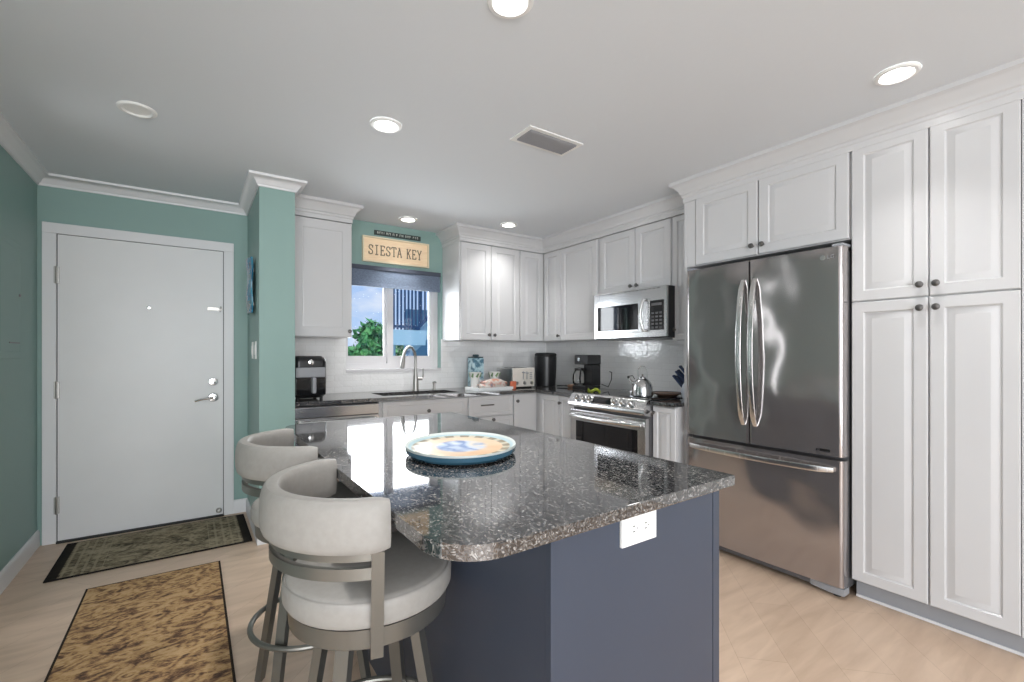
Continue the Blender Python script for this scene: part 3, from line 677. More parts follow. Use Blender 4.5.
obj('gap_shade_strip', B(2.700, 2.757, ym-.0045, ym+.0045, .725, 1.79), M['gap'], t)  # added black strip standing in for the shade between the doors
fz = fdoor('freezer_drawer', FY0, FY1, .062, .702)
def arc_handle(pts, w, th, par):
    bm = nb()
    for a, b_ in zip(pts, pts[1:]): pass
    # flat strap swept along pts, wide along y
    rings = []
    n = len(pts)
    for i, p in enumerate(pts):
        d = (Vector(pts[min(i+1, n-1)])-Vector(pts[max(i-1, 0)])).normalized(); sde = w_axis; nrm = d.cross(sde).normalized()
        ww = w*(1 if 0 < i < n-1 else .75)
        loop = []
        for k in range(10):
            a = 2*PI*k/10; ca, sa = math.cos(a), math.sin(a)
            loop.append(bm.verts.new(Vector(p)+sde*math.copysign(abs(ca)**.6, ca)*ww/2+nrm*math.copysign(abs(sa)**.6, sa)*th/2))
        rings.append(loop)
    for A, Bq in zip(rings, rings[1:]):
        for k in range(10): bm.faces.new((A[k], A[(k+1) % 10], Bq[(k+1) % 10], Bq[k]))
    bm.faces.new(rings[0]); bm.faces.new(rings[-1][::-1])
    return bm
w_axis = Vector((0, 1, 0))
for yh, dpar in ((ym+.034, dl), (ym-.036, dr)):
    pts = []
    for k in range(0, 17):
        s_ = k/16; pts.append((2.682-.058*(math.sin(PI*s_)**.55)-.004, yh, .83+.85*s_))
    obj('handle', arc_handle(pts, .030, .014, dpar), M['handle_steel'], dpar)
w_axis = Vector((0, 0, 1)); pts = []
for k in range(0, 17):
    s_ = k/16; yy = FY1-.04-(FY1-FY0-.08)*s_; pts.append((2.680-.058*(math.sin(PI*s_)**.5), yy, .655-.0*s_))
obj('handle', arc_handle(pts, .032, .014, fz), M['handle_steel'], fz)
obj('hinge_cover', B(2.70, 2.80, FY0+.002, FY0+.055, 1.793, 1.808, .004), M['midgrey'], t)
obj('hinge_cover', B(2.70, 2.80, FY1-.055, FY1-.002, 1.793, 1.808, .004), M['midgrey'], t)
bm = nb(); box(bm, 2.722, 2.765, FY0+.05, FY1-.01, .022, .058, .004)
obj('base_grille', bm, M['darkgrey'], t)
bm = nb(); prism(bm, [(2.705, FY0+.0), (2.700, FY0+.07), (2.716, FY0+.16), (2.765, FY0+.17), (2.765, FY0)], .018, .056, .006); obj('hinge_foot', bm, M['midgrey'], t)
for y_ in (FY0+.045, FY1-.045): obj('foot', lathe(nb(), 2.745, y_, [(0, 0), (.018, 0), (.018, .02), (0, .02)], 14), M['blackmatte'], t)
# badge: round emblem with letters, and small energy label
def text_mesh(s, size, ext=.0006):
    cu = bpy.data.curves.new('lettering', 'FONT'); cu.body = s; cu.size = size; cu.extrude = ext; cu.resolution_u = 3; cu.align_x = 'CENTER'; cu.align_y = 'CENTER'
    o = bpy.data.objects.new('lettering', cu); COL.objects.link(o); bpy.context.view_layer.update()
    me = bpy.data.meshes.new_from_object(o.evaluated_get(bpy.context.evaluated_depsgraph_get())); bpy.data.objects.remove(o); bpy.data.curves.remove(cu)
    bm = nb(); bm.from_mesh(me); bpy.data.meshes.remove(me); return bm
Rx = Matrix(((0, 0, -1), (-1, 0, 0), (0, 1, 0))).to_4x4()     # text facing -x
Ry = Matrix(((1, 0, 0), (0, 0, -1), (0, 1, 0))).to_4x4()      # text facing -y
for ch, yy in (('L', 1.032), ('G', 1.014)):
    bm = text_mesh(ch, .026); bm.transform(Matrix.Translation((2.6865, yy, 1.742)) @ Rx); obj('letter', bm, M['midgrey'], dr)
bm = nb(); lathe(bm, Vector((2.6885, 1.058, 1.742)), 0, [(0, 0), (.013, 0), (.013, .003), (.0105, .003), (.0105, .002), (0, .002)], 24, axis='-x'); obj('emblem', bm, M['chrome'], dr)
obj('energy_label', B(2.6855, 2.690, 1.025, 1.088, .742, .755), M['black'], dr)
obj('label_logo', B(2.6850, 2.6853, 1.072, 1.086, .743, .754), M['chrome'], dr)

# ------------------------------------------------------------------ island
IX0, IX1, IY0, IY1 = .344, 1.222, .678, 2.372
BX0, BX1, BY0, BY1 = .587, 1.182, .712, 2.335
t = thing('kitchen_island', 'navy blue kitchen island base beneath the speckled granite top', 'island', ((BX0+BX1)/2, 1.5, 0))
obj('body', B(BX0+.012, BX1-.02, BY0+.06, BY1, .09, .884), M['navy'], t)
obj('end_panel', B(BX0, 1.144, BY0, BY0+.019, 0, .884, .0015), M['navy'], t)
obj('corner_post', B(1.153, BX1, BY0+.004, BY0+.059, 0, .884, .001), M['navy'], t)
obj('back_panel', B(BX0+.001, BX0+.0115, BY0+.0195, BY1, 0, .884), M['navy'], t)
obj('toe_kick', B(BX0+.02, BX1-.09, BY0+.02, BY1-.02, 0, .09), M['navy'], t)
for i in range(3):
    y0 = BY0+.03+i*.53; bm = nb(); rings_panel(bm, (BX1-.02, y0, .10), (0, 1, 0), (0, 0, 1), (1, 0, 0), .525, .775, raised(.055)); d = obj('door', bm, M['navy'], t)
    bm = nb(); lathe(bm, Vector((BX1, y0+.49 if i != 0 else y0+.04, .70)), 0, [(0, 0), (.008, 0), (.006, .012), (.0155, .018), (.014, .026), (0, .030)], 16, axis='+x'); obj('knob', bm, M['pewter'], d)
poly = []
def corner(cx, cy, r, a0, a1, n=8):
    for k in range(n+1):
        a = math.radians(a0+(a1-a0)*k/n); poly.append((cx+r*math.cos(a), cy+r*math.sin(a)))
corner(IX0+.11, IY0+.11, .11, 180, 270, 12); corner(IX1-.012, IY0+.024, .012, 270, 360, 4); corner(IX1-.02, IY1-.02, .02, 0, 90, 4); corner(IX0+.08, IY1-.08, .08, 90, 180, 8)
o = obj('island_countertop', slab(poly), M['granite']); tag(o, 'polished grey speckled granite island top with rounded front-left corner', 'countertop')
t = thing('outlet', 'white two-socket electrical outlet on the end of the navy island', 'outlet', (.842, BY0, .84))
bm = nb(); box(bm, .783, .901, BY0-.009, BY0-.0005, .812, .883, .002); pl = obj('cover_plate', bm, M['whiteplastic'], t)
bm = nb(); sl = nb()
for cx in (.822, .862):
    box(bm, cx-.017, cx+.017, BY0-.0105, BY0-.0088, .832, .866, .002)
    for dz in (-.006, .006): box(sl, cx-.006, cx+.002, BY0-.0112, BY0-.0104, .849+dz-.0012, .849+dz+.0012)
    box(sl, cx+.007, cx+.010, BY0-.0112, BY0-.0104, .8475, .8505)
obj('sockets', bm, M['whiteplastic'], pl); obj('slots', sl, M['darkgrey'], pl)

# tray on the island
def tray_mats():
    m = mat('painted_tray', (0.6, 0.45, 0.3), 0.35); v = ocoord(m)
    s = nn(m, 'ShaderNodeSeparateXYZ'); ln(m, v, s.inputs[0])
    dx = nn(m, 'ShaderNodeMath', operation='DIVIDE'); dx.inputs[1].default_value = .215; ln(m, s.outputs[0], dx.inputs[0])
    dy = nn(m, 'ShaderNodeMath', operation='DIVIDE'); dy.inputs[1].default_value = .185; ln(m, s.outputs[1], dy.inputs[0])
    c = nn(m, 'ShaderNodeCombineXYZ'); ln(m, dx.outputs[0], c.inputs[0]); ln(m, dy.outputs[0], c.inputs[1])
    le = nn(m, 'ShaderNodeVectorMath', operation='LENGTH'); ln(m, c.outputs[0], le.inputs[0])
    n = nn(m, 'ShaderNodeTexNoise', Scale=7.0, Detail=3.0); ln(m, v, n.inputs['Vector'])
    centre = ramp_n(m, n.outputs['Fac'], [(.36, (.52, .58, .66)), (.46, (.10, .18, .38)), (.52, (.42, .50, .62)), (.60, (.60, .54, .46)), (.68, (.16, .26, .44))])
    n5 = nn(m, 'ShaderNodeTexNoise', Scale=11.0); ln(m, v, n5.inputs['Vector'])
    sand = ramp_n(m, n5.outputs['Fac'], [(.35, (.56, .36, .21)), (.65, (.60, .46, .32))])
    at = nn(m, 'ShaderNodeMath', operation='ARCTAN2'); ln(m, dy.outputs[0], at.inputs[0]); ln(m, dx.outputs[0], at.inputs[1])
    sc = nn(m, 'ShaderNodeMath', operation='MULTIPLY'); sc.inputs[1].default_value = 17; ln(m, at.outputs[0], sc.inputs[0])
    sn = nn(m, 'ShaderNodeMath', operation='SINE'); ln(m, sc.outputs[0], sn.inputs[0])
    rope = ramp_n(m, sn.outputs[0], [(0.0, (.20, .16, .10)), (.30, (.28, .33, .30)), (.5, (.50, .46, .36))])
    def mixat(a, b, lo, hi):
        r = nn(m, 'ShaderNodeMapRange'); r.inputs[1].default_value = lo; r.inputs[2].default_value = hi; ln(m, le.outputs['Value'], r.inputs[0])
        x = nn(m, 'ShaderNodeMixRGB'); ln(m, r.outputs[0], x.inputs[0]); ln(m, a, x.inputs[1])
        if isinstance(b, tuple): x.inputs[2].default_value = (*b, 1)
        else: ln(m, b, x.inputs[2])
        return x.outputs[0]
    c1 = mixat(centre, sand, .40, .50); c1 = mixat(c1, rope, .74, .76); c1 = mixat(c1, (.30, .42, .46), .875, .89); c1 = mixat(c1, (.46, .50, .48), .93, .94)
    ln(m, c1, bsdf(m).inputs['Base Color']); return m
t = thing('serving_tray', 'oval painted serving tray with blue rim and sandy centre on the island', 'tray', (.742, 1.372, CZ), math.radians(62))
def place_local(bm): bm.transform(Matrix.Translation((.742, 1.372, 0)) @ Matrix.Rotation(math.radians(62), 4, 'Z')); return bm
bm = nb(); lathe(bm, 0, 0, [(0, .936), (.80, .936), (.90, .938), (.955, .944), (1, .948), (1.008, .942), (.995, .928), (.95, .920), (0, .920)], 64)
for v in bm.verts: v.co.x *= .216; v.co.y *= .182
mt = tray_mats(); M['tray_blue'] = mat('tray_rim_glaze', (.035, .10, .15), .2)
o = obj('dish', place_local(bm), [mt, M['tray_blue']], t)
for p in o.data.polygons:
    zc_ = sum(o.data.vertices[i].co.z for i in p.vertices)/len(p.vertices)
    if p.normal.z < .15: p.material_index = 1
bm = nb(); lathe(bm, 0, 0, [(0, .9145), (.90, .9145), (.90, .9195), (0, .9195)], 48)
for v in bm.verts: v.co.x *= .205; v.co.y *= .170
obj('base', place_local(bm), M['blackmatte'], t)  # black colour stands in for the shadow under the dish

# ------------------------------------------------------------------ bar stools
def make_stool(x, y, rz, label):
    t = thing('bar_stool', label, 'stool', (x, y, 0), rz, 'swivel bar stools at the island')
    def pl(bm): bm.transform(Matrix.Translation((x, y, 0)) @ Matrix.Rotation(rz, 4, 'Z')); return bm
    bm = nb(); lathe(bm, 0, 0, [(0, .652), (.180, .652), (.196, .656), (.203, .668), (.204, .695), (.201, .707), (.1975, .7115), (.196, .7095), (.194, .7125), (.185, .719), (.14, .726), (.07, .730), (0, .731)], 56); obj('seat', pl(bm), M['cream_fabric'], t)
    bm = nb(); lathe(bm, 0, 0, [(0, .606), (.186, .606), (.189, .609), (.192, .651), (.186, .6515), (0, .6515)], 56); obj('seat_frame', pl(bm), M['stool_metal'], t)
    bm = nb(); lathe(bm, 0, 0, [(0, .572), (.11, .572), (.13, .58), (.13, .600), (.10, .6055), (0, .6055)], 32); obj('swivel_plate', pl(bm), M['stool_metal'], t)
    for k in range(4):
        a = math.radians(45+90*k)-rz*.0; d = Vector((math.cos(a), math.sin(a), 0))
        bm = nb(); bar(bm, d*.118+Vector((0, 0, .598)), d*.225+Vector((0, 0, .003)), .034, .024, d, .030, .022); leg = obj('leg', pl(bm), M['stool_metal'], t)
        bm = nb(); lathe(bm, d.x*.2255, d.y*.2255, [(0, 0), (.012, 0), (.012, .005), (0, .005)], 12); obj('foot_glide', pl(bm), M['blackmatte'], leg)
    bm = nb(); tube(bm, [(.205*math.cos(2*PI*k/48), .205*math.sin(2*PI*k/48), .275) for k in range(48)], .0095, 10, closed=True); obj('foot_ring', pl(bm), M['stool_metal'], t)
    # curved upholstered back: from +99 deg round the rear (180) to -99 deg
    def R(a):      # a in degrees, slightly deeper at the rear
        q = abs(180-a)/81.0; return .230-.002*(1-q*q)
    bm = nb(); rings = []; N = 44
    for i in range(N+1):
        a = 98+164*i/N; r = R(a); ar = math.radians(a); er = Vector((math.cos(ar), math.sin(ar), 0)); c = er*r
        dist = min(i, N-i); taper = min(1, .62+.38*math.sqrt(min(1, dist/1.6)))
        loop = []; K = 20; hh, tt = .056*min(1, .90+.10*min(1, dist/1.6)), .0225*taper
        for k in range(K):
            b_ = 2*PI*k/K; cb, sb = math.cos(b_), math.sin(b_)
            loop.append(bm.verts.new(c+er*(math.copysign(abs(cb)**.55, cb)*tt - (.004*sb if sb > 0 else 0))+Vector((0, 0, .888+math.copysign(abs(sb)**.62, sb)*hh))))
        rings.append(loop)
    for A, Bq in zip(rings, rings[1:]):
        for k in range(K): bm.faces.new((A[k], A[(k+1) % K], Bq[(k+1) % K], Bq[k]))
    bm.faces.new(rings[0]); bm.faces.new(rings[-1][::-1]); obj('backrest', pl(bm), M['cream_fabric'], t)
    def rail(z0, z1, th, dr):
        bm = nb(); rings = []
        for i in range(41):
            a = 104+152*i/40; ar = math.radians(a); er = Vector((math.cos(ar), math.sin(ar), 0)); r = R(a)+dr
            rings.append([bm.verts.new(er*(r+o_)+Vector((0, 0, z_))) for o_, z_ in ((-th/2, z0), (th/2, z0), (th/2, z1), (-th/2, z1))])
        for A, Bq in zip(rings, rings[1:]):
            for k in range(4): bm.faces.new((A[k], A[(k+1) % 4], Bq[(k+1) % 4], Bq[k]))
        bm.faces.new(rings[0]); bm.faces.new(rings[-1][::-1]); return bm
    obj('back_rail', pl(rail(.815, .834, .012, -.004)), M['stool_metal'], t); obj('back_rail', pl(rail(.776, .801, .012, -.004)), M['stool_metal'], t)
    for a in (104, 256):
        ar = math.radians(a); er = Vector((math.cos(ar), math.sin(ar), 0)); r = R(a)
        bm = nb(); bar(bm, er*.205+Vector((0, 0, .598)), er*(r+.006)+Vector((0, 0, .835)), .026, .010, er); obj('back_post', pl(bm), M['stool_metal'], t)
    return t
make_stool(.373, 1.172, 0, 'cream upholstered swivel bar stool nearest the camera, in full view')
make_stool(.369, 1.835, 0, 'cream upholstered swivel bar stool behind the nearer one, close to the doorway partition')

# ------------------------------------------------------------------ rugs
def rug(x0, y0, w, h, rz, m, name, label):
    o = obj(name, box(nb(), 0, w, 0, h, 0.0005, .008, .002), m); o.location = (x0, y0, 0); o.rotation_euler = (0, 0, rz); return tag(o, label, 'rug')
rug(-.672, 3.500, 1.0, .62, math.radians(.4), rug_mat('door_rug_weave', [(.05, .045, .035), (.17, .14, .095), (.27, .225, .15), (.40, .34, .24)], (.018, .015, .014), 1, 1.3, 1.0, .62), 'door_mat', 'olive and black patterned door mat lying in front of the entry door')
rug(-.465, 1.55, .60, 1.72, 0, rug_mat('runner_weave', [(.07, .045, .035), (.19, .11, .065), (.41, .255, .12), (.52, .35, .19)], (.03, .022, .018), 1.1, 2.2, .60, 1.72, stripes=False), 'runner_rug', 'golden brown distressed runner rug left of the bar stools')

# ------------------------------------------------------------------ ceiling items
def downlight(x, y, label, lit=True, power=4.2, spread=1.5):
    t = thing('recessed_light', label, 'ceiling light', (x, y, C), 0, 'recessed ceiling lights')
    bm = nb(); lathe(bm, x, y, [(.078, C-.001), (.078, C-.005), (.072, C-.010), (.060, C-.011), (.054, C-.006), (.051, C-.001)], 40); obj('trim_ring', bm, M['whiteplastic'], t)
    bm = nb(); lathe(bm, x, y, [(0, C-.004), (.056, C-.004), (.056, C-.001), (0, C-.001)], 32); obj('diffuser', bm, M['lamp'] if lit else M['whiteplastic'], t)
    if lit:
        d = bpy.data.lights.new('recessed_lamp', 'AREA'); d.shape = 'DISK'; d.size = .10; d.energy = power; d.color = (1, .985, .965); d.spread = spread
        o = bpy.data.objects.new('recessed_lamp', d); COL.objects.link(o); o.location = (x, y, C-.016); o.parent = None
    return t
downlight(.812, 2.302, 'lit recessed ceiling light above the far end of the island, left of the air vent')
downlight(2.423, .679, 'lit recessed ceiling light in front of the tall pantry', power=1.8)
downlight(.866, 1.262, 'lit recessed ceiling light cut off by the top edge of the picture')
downlight(1.537, 3.80, 'small lit recessed ceiling light in front of the wooden sign', power=3.5, spread=1.3)
downlight(2.352, 3.45, 'small lit recessed ceiling light by the corner wall cabinets', power=2.6, spread=2.0)
downlight(-.22, 2.829, 'unlit white recessed ceiling light in front of the entry door', lit=False)
t = thing('air_vent', 'rectangular grey louvred air vent in the ceiling', 'vent', (1.605, 1.98, C))
x0, x1, y0, y1 = 1.42, 1.79, 1.888, 2.072
bm = nb()
for a in ((x0, x1, y0, y0+.025), (x0, x1, y1-.025, y1), (x0, x0+.025, y0+.025, y1-.025), (x1-.025, x1, y0+.025, y1-.025)): box(bm, *a, C-.007, C-.0005)
fr = obj('frame', bm, M['whiteplastic'], t)
obj('duct', B(x0+.02, x1-.02, y0+.02, y1-.02, C-.0035, C-.0005), M['darkgrey'], t)
bm = nb()
for i in range(9):
    yy = y0+.033+i*.0145; bar(bm, (x0+.025, yy, C-.010), (x1-.025, yy, C-.010), .012, .0012, (0, .5, .8))
obj('louvres', bm, M['midgrey'], t)

# ------------------------------------------------------------------ wall items
t = thing('roman_shade', 'slate blue fabric shade pulled up at the top of the kitchen window', 'window shade', (1.53, YB, 1.95))
obj('headrail', B(1.075, 1.955, YB-.062, YB-.001, 1.985, 2.022, .004), mat('shade_headrail', (.05, .06, .085), .6), t)
m = mat('slate_fabric', (.13, .165, .23), .9); n = nn(m, 'ShaderNodeTexNoise', Scale=1.0, Detail=5.0); ln(m, ocoord(m, (60, 60, 300)), n.inputs['Vector'])
ln(m, ramp_n(m, n.outputs['Fac'], [(.35, (.095, .125, .18)), (.65, (.17, .21, .28))]), bsdf(m).inputs['Base Color'])
bm = nb(); prof = [(YB-.052, 1.986), (YB-.056, 1.93), (YB-.052, 1.880), (YB-.060, 1.860), (YB-.058, 1.838), (YB-.030, 1.838), (YB-.030, 1.986)]
a = [bm.verts.new((1.083, y_, z_)) for y_, z_ in prof]; b_ = [bm.verts.new((1.947, y_, z_)) for y_, z_ in prof]; n = len(prof); bm.faces.new(a); bm.faces.new(b_[::-1])
for i in range(n): bm.faces.new((a[i], b_[i], b_[(i+1) % n], a[(i+1) % n]))
obj('fabric', bm, m, t)

# wooden sign
t = thing('wooden_sign', 'rectangular pale wooden sign reading SIESTA KEY above the window shade', 'sign', (1.53, YB, 2.16))
m = mat('pale_wood', (.75, .56, .36), .7); n = nn(m, 'ShaderNodeTexNoise', Scale=3.0, Detail=5.0); ln(m, ocoord(m, (4, 4, 40)), n.inputs['Vector'])
ln(m, ramp_n(m, n.outputs['Fac'], [(.3, (.84, .62, .40)), (.7, (.95, .76, .53))]), bsdf(m).inputs['Base Color'])
sx0, sx1, sz0, sz1 = 1.222, 1.848, 2.062, 2.288
obj('board', B(sx0+.01, sx1-.01, YB-.016, YB-.001, sz0+.01, sz1-.01), m, t)
bm = nb(); fy_ = YB-.030
box(bm, sx0, sx1, fy_, YB-.001, sz0, sz0+.012); box(bm, sx0, sx1, fy_, YB-.001, sz1-.012, sz1); box(bm, sx0, sx0+.012, fy_, YB-.001, sz0+.012, sz1-.012); box(bm, sx1-.012, sx1, fy_, YB-.001, sz0+.012, sz1-.012)
obj('frame', bm, mat('pale_wood_frame', (.74, .64, .46), .6), t)
GL = {   # slab-serif strokes in a unit cell
 'S': [[(.88, .80), (.74, .96), (.5, 1), (.24, .94), (.14, .76), (.24, .60), (.5, .51), (.76, .42), (.88, .26), (.76, .06), (.5, 0), (.24, .04), (.12, .2)], [(.88, .70), (.88, .98)], [(.12, .02), (.12, .30)]],
 'I': [[(.5, 0), (.5, 1)], [(.2, 0), (.8, 0)], [(.2, 1), (.8, 1)]],
 'E': [[(.22, 0), (.22, 1)], [(.05, 1), (.9, 1), (.9, .8)], [(.05, 0), (.92, 0), (.92, .22)], [(.22, .52), (.62, .52)], [(.62, .42), (.62, .62)]],
 'T': [[(.5, 0), (.5, 1)], [(.05, .8), (.05, 1), (.95, 1), (.95, .8)], [(.3, 0), (.7, 0)]],
 'A': [[(.12, 0), (.5, 1), (.88, 0)], [(.27, .36), (.73, .36)], [(0, 0), (.26, 0)], [(.74, 0), (1, 0)], [(.3, 1), (.5, 1)]],
 'K': [[(.2, 0), (.2, 1)], [(.22, .42), (.82, 1)], [(.42, .6), (.86, 0)], [(.04, 0), (.38, 0)], [(.04, 1), (.38, 1)], [(.68, 1), (.98, 1)], [(.7, 0), (1, 0)]],
 'Y': [[(.1, 1), (.5, .48), (.9, 1)], [(.5, .48), (.5, 0)], [(0, 1), (.26, 1)], [(.74, 1), (1, 1)], [(.3, 0), (.7, 0)]]}
bm = nb(); cw, chh = .048, .082; xx = sx0+.052; zz = 2.132
for ch in 'SIESTA KEY':
    if ch != ' ':
        for st in GL[ch]:
            for p, q in zip(st, st[1:]): bar(bm, (xx+p[0]*cw*.92, YB-.017, zz+p[1]*chh), (xx+q[0]*cw*.92, YB-.017, zz+q[1]*chh), .0085, .002, (0, 1, 0))
    xx += cw*(1.10 if ch != ' ' else .75)
obj('lettering', bm, mat('sign_ink', (.16, .13, .09), .8), t)
# small dark plaque with tiny pale lettering
t = thing('small_plaque', 'narrow dark plaque with tiny pale lettering above the wooden sign', 'sign', (1.55, YB, 2.32))
obj('board', B(1.330, 1.770, YB-.014, YB-.001, 2.310, 2.352, .003), mat('dark_plaque', (.035, .05, .045), .6), t)
bm = nb(); xx = 1.355; rnd = random.Random(3)
while xx < 1.74:
    w = rnd.choice((.010, .014, .018)); k = rnd.random()
    box(bm, xx, xx+.003, YB-.0155, YB-.0138, 2.322, 2.341)
    if k > .3: box(bm, xx, xx+w, YB-.0155, YB-.0138, 2.338, 2.341)
    if k > .5: box(bm, xx, xx+w, YB-.0155, YB-.0138, 2.330, 2.333)
    if k < .6: box(bm, xx+w-.003, xx+w, YB-.0155, YB-.0138, 2.322, 2.341)
    xx += w+(.008 if rnd.random() < .75 else .02)
obj('lettering', bm, mat('plaque_paint', (.65, .66, .60), .7), t)

# fused glass art + switches on the partition's side
m = mat('fused_glass', (.0, .2, .3), .12); n = nn(m, 'ShaderNodeTexNoise', Scale=1.0, Detail=3.0, Distortion=1.5); ln(m, ocoord(m, (6, 6, 5.5)), n.inputs['Vector'])
ln(m, ramp_n(m, n.outputs['Fac'], [(.32, (.005, .03, .08)), (.42, (.0, .13, .24)), (.5, (.005, .20, .30)), (.58, (.01, .08, .05)), (.68, (.0, .15, .22))]), bsdf(m).inputs['Base Color'])
t = thing('glass_wall_art', 'turquoise and blue curved glass panel hanging on the partition beside the door', 'wall art', (PX0, 3.73, 1.75))
bm = nb(); rows = []
for i in range(13):
    z_ = 1.53+.385*i/12; row = []
    for j in range(7):
        y_ = 3.61+.26*j/6+.010*math.sin(i*.7); row.append((PX0-.028-.018*math.sin(PI*j/6)+.004*math.sin(i*.8+j*.4), y_, z_))
    rows.append(row)
f = [[bm.verts.new(p) for p in r] for r in rows]; bk = [[bm.verts.new((p[0]+.008, p[1], p[2])) for p in r] for r in rows]
for i in range(12):
    for j in range(6): bm.faces.new((f[i][j], f[i][j+1], f[i+1][j+1], f[i+1][j])); bm.faces.new((bk[i][j], bk[i+1][j], bk[i+1][j+1], bk[i][j+1]))
for i in range(12): bm.faces.new((f[i][0], f[i+1][0], bk[i+1][0], bk[i][0])); bm.faces.new((f[i][6], bk[i][6], bk[i+1][6], f[i+1][6]))
for j in range(6): bm.faces.new((f[0][j], bk[0][j], bk[0][j+1], f[0][j+1])); bm.faces.new((f[12][j], f[12][j+1], bk[12][j+1], bk[12][j]))
obj('glass_panel', bm, m, t)
bm = nb(); 
for z_ in (1.60, 1.84): box(bm, PX0-.032, PX0-.0005, 3.73, 3.75, z_-.01, z_+.01)
obj('stand_off', bm, M['nickel'], t)
for y_, lab in ((3.605, 'white light switch on the partition side, the one nearer the camera'), (3.80, 'white light switch on the partition side, the one nearer the door')):
    t = thing('light_switch', lab, 'switch', (PX0, y_, 1.27), 0, 'switches on the partition')
    obj('plate', B(PX0-.006, PX0-.0005, y_-.037, y_+.037, 1.213, 1.333, .002), M['whiteplastic'], t)
    obj('rocker', B(PX0-.010, PX0-.0055, y_-.016, y_+.016, 1.24, 1.306, .002), M['whiteplastic'], t)

# ------------------------------------------------------------------ things on the counters
# air fryer
t = thing('air_fryer', 'black air fryer with round dial beside the partition on the counter', 'air fryer', (.70, 3.70, CZ))
bm = nb(); box(bm, .585, .815, 3.56, 3.86, CZ+.012, CZ+.318, .045, 5); obj('body', bm, M['black'], t)
obj('window_band', B(.60, .80, 3.551, 3.563, CZ+.165, CZ+.235, .004), M['midgrey'], t)
bk_ = obj('basket_front', B(.598, .802, 3.548, 3.562, CZ+.035, CZ+.160, .006), M['blackglass'], t)
bm = nb(); box(bm, .700, .728, 3.50, 3.549, CZ+.05, CZ+.165, .008, 3); obj('basket_handle', bm, M['midgrey'], bk_)
bm = nb(); lathe(bm, Vector((.70, 3.5625, CZ+.272)), 0, [(0, 0), (.020, 0), (.019, .018), (.015, .020), (0, .020)], 24, axis='-y'); obj('dial', bm, M['chrome'], t)
bm = nb()
for x in (.62, .78):
    for y_ in (3.60, 3.82): lathe(bm, x, y_, [(0, CZ), (.012, CZ), (.012, CZ+.02), (0, CZ+.02)], 12)
obj('feet', bm, M['blackmatte'], t)

# clear tray with mugs, bag, bottle
M['acrylic'] = mat('clear_acrylic', (.78, .80, .80), .1)
t = thing('snack_tray', 'clear acrylic tray holding mugs and a wrapped bag by the counter edge', 'tray', (2.25, 3.66, CZ))
bm = nb(); box(bm, 2.095, 2.455, 3.545, 3.80, CZ+.0005, CZ+.006); box(bm, 2.095, 2.455, 3.545, 3.549, CZ+.006, CZ+.03); box(bm, 2.095, 2.455, 3.796, 3.80, CZ+.006, CZ+.03); box(bm, 2.095, 2.099, 3.549, 3.796, CZ+.006, CZ+.03); box(bm, 2.471, 2.455, 3.549, 3.796, CZ+.006, CZ+.03)
obj('tray_body', bm, M['acrylic'], t)
m = mat('bag_print', (.8, .5, .4), .35); n = nn(m, 'ShaderNodeTexNoise', Scale=16.0, Detail=2.0); ln(m, ocoord(m), n.inputs['Vector'])
ln(m, ramp_n(m, n.outputs['Fac'], [(.35, (.55, .24, .16)), (.45, (.55, .50, .45)), (.53, (.58, .54, .50)), (.60, (.55, .30, .24)), (.70, (.12, .20, .30))]), bsdf(m).inputs['Base Color'])
bm = nb(); bmesh.ops.create_icosphere(bm, subdivisions=3, radius=1)
for v in bm.verts:
    r = 1+.10*math.sin(7*v.co.x+3*v.co.y)+.07*math.sin(9*v.co.z+5*v.co.x)
    v.co = Vector((2.285+v.co.x*r*.150, 3.607+v.co.y*r*.046, CZ+.052+max(-.045, v.co.z*r*.052)))
o = obj('snack_bag', bm, m); tag(o, 'crinkled orange and white snack bag lying in the clear tray', 'bag')
M['mugwhite'] = mat('white_ceramic', (.80, .79, .77), .2)
m2 = mat('mug_leaf_paint', (.18, .30, .14), .3)
for (mx, my, lab) in ((2.155, 3.715, 'white mug with green leaf rim standing at the left of the clear tray'), (2.385, 3.745, 'white mug with green leaf rim standing at the right of the clear tray')):
    t = thing('mug', lab, 'mug', (mx, my, CZ), 0, 'mugs in the tray')
    bm = nb(); lathe(bm, mx, my, [(0, CZ+.007), (.035, CZ+.007), (.040, CZ+.02), (.040, CZ+.10), (.052, CZ+.150), (.060, CZ+.165), (.054, CZ+.163), (.044, CZ+.148), (.036, CZ+.10), (.034, CZ+.02), (0, CZ+.015)], 28); cup = obj('cup', bm, M['mugwhite'], t)
    bm = nb(); tube(bm, [(mx+.038, my-.01, CZ+.09), (mx+.065, my-.02, CZ+.085), (mx+.07, my-.022, CZ+.055), (mx+.04, my-.01, CZ+.035)], .006, 8); obj('handle', bm, M['mugwhite'], t)
    bm = nb()
    for k in range(7):
        a = 2*PI*k/7; bar(bm, (mx+.047*math.cos(a), my+.047*math.sin(a), CZ+.12), (mx+.060*math.cos(a+.3), my+.060*math.sin(a+.3), CZ+.155), .022, .003, (math.cos(a), math.sin(a), 0), .012)
    obj('leaf_decoration', bm, m2, cup)
m = mat('blue_bottle_label', (.40, .60, .68), .35); n = nn(m, 'ShaderNodeTexNoise', Scale=22.0); ln(m, ocoord(m), n.inputs['Vector'])
ln(m, ramp_n(m, n.outputs['Fac'], [(.40, (.62, .78, .82)), (.5, (.46, .66, .74)), (.62, (.10, .22, .30))]), bsdf(m).inputs['Base Color'])
t = thing('tin_canister', 'tall pale blue printed canister standing behind the mugs', 'canister', (2.30, 3.93, CZ))
obj('body', B(2.245, 2.365, 3.90, 4.02, CZ+.0005, CZ+.295, .008), m, t)
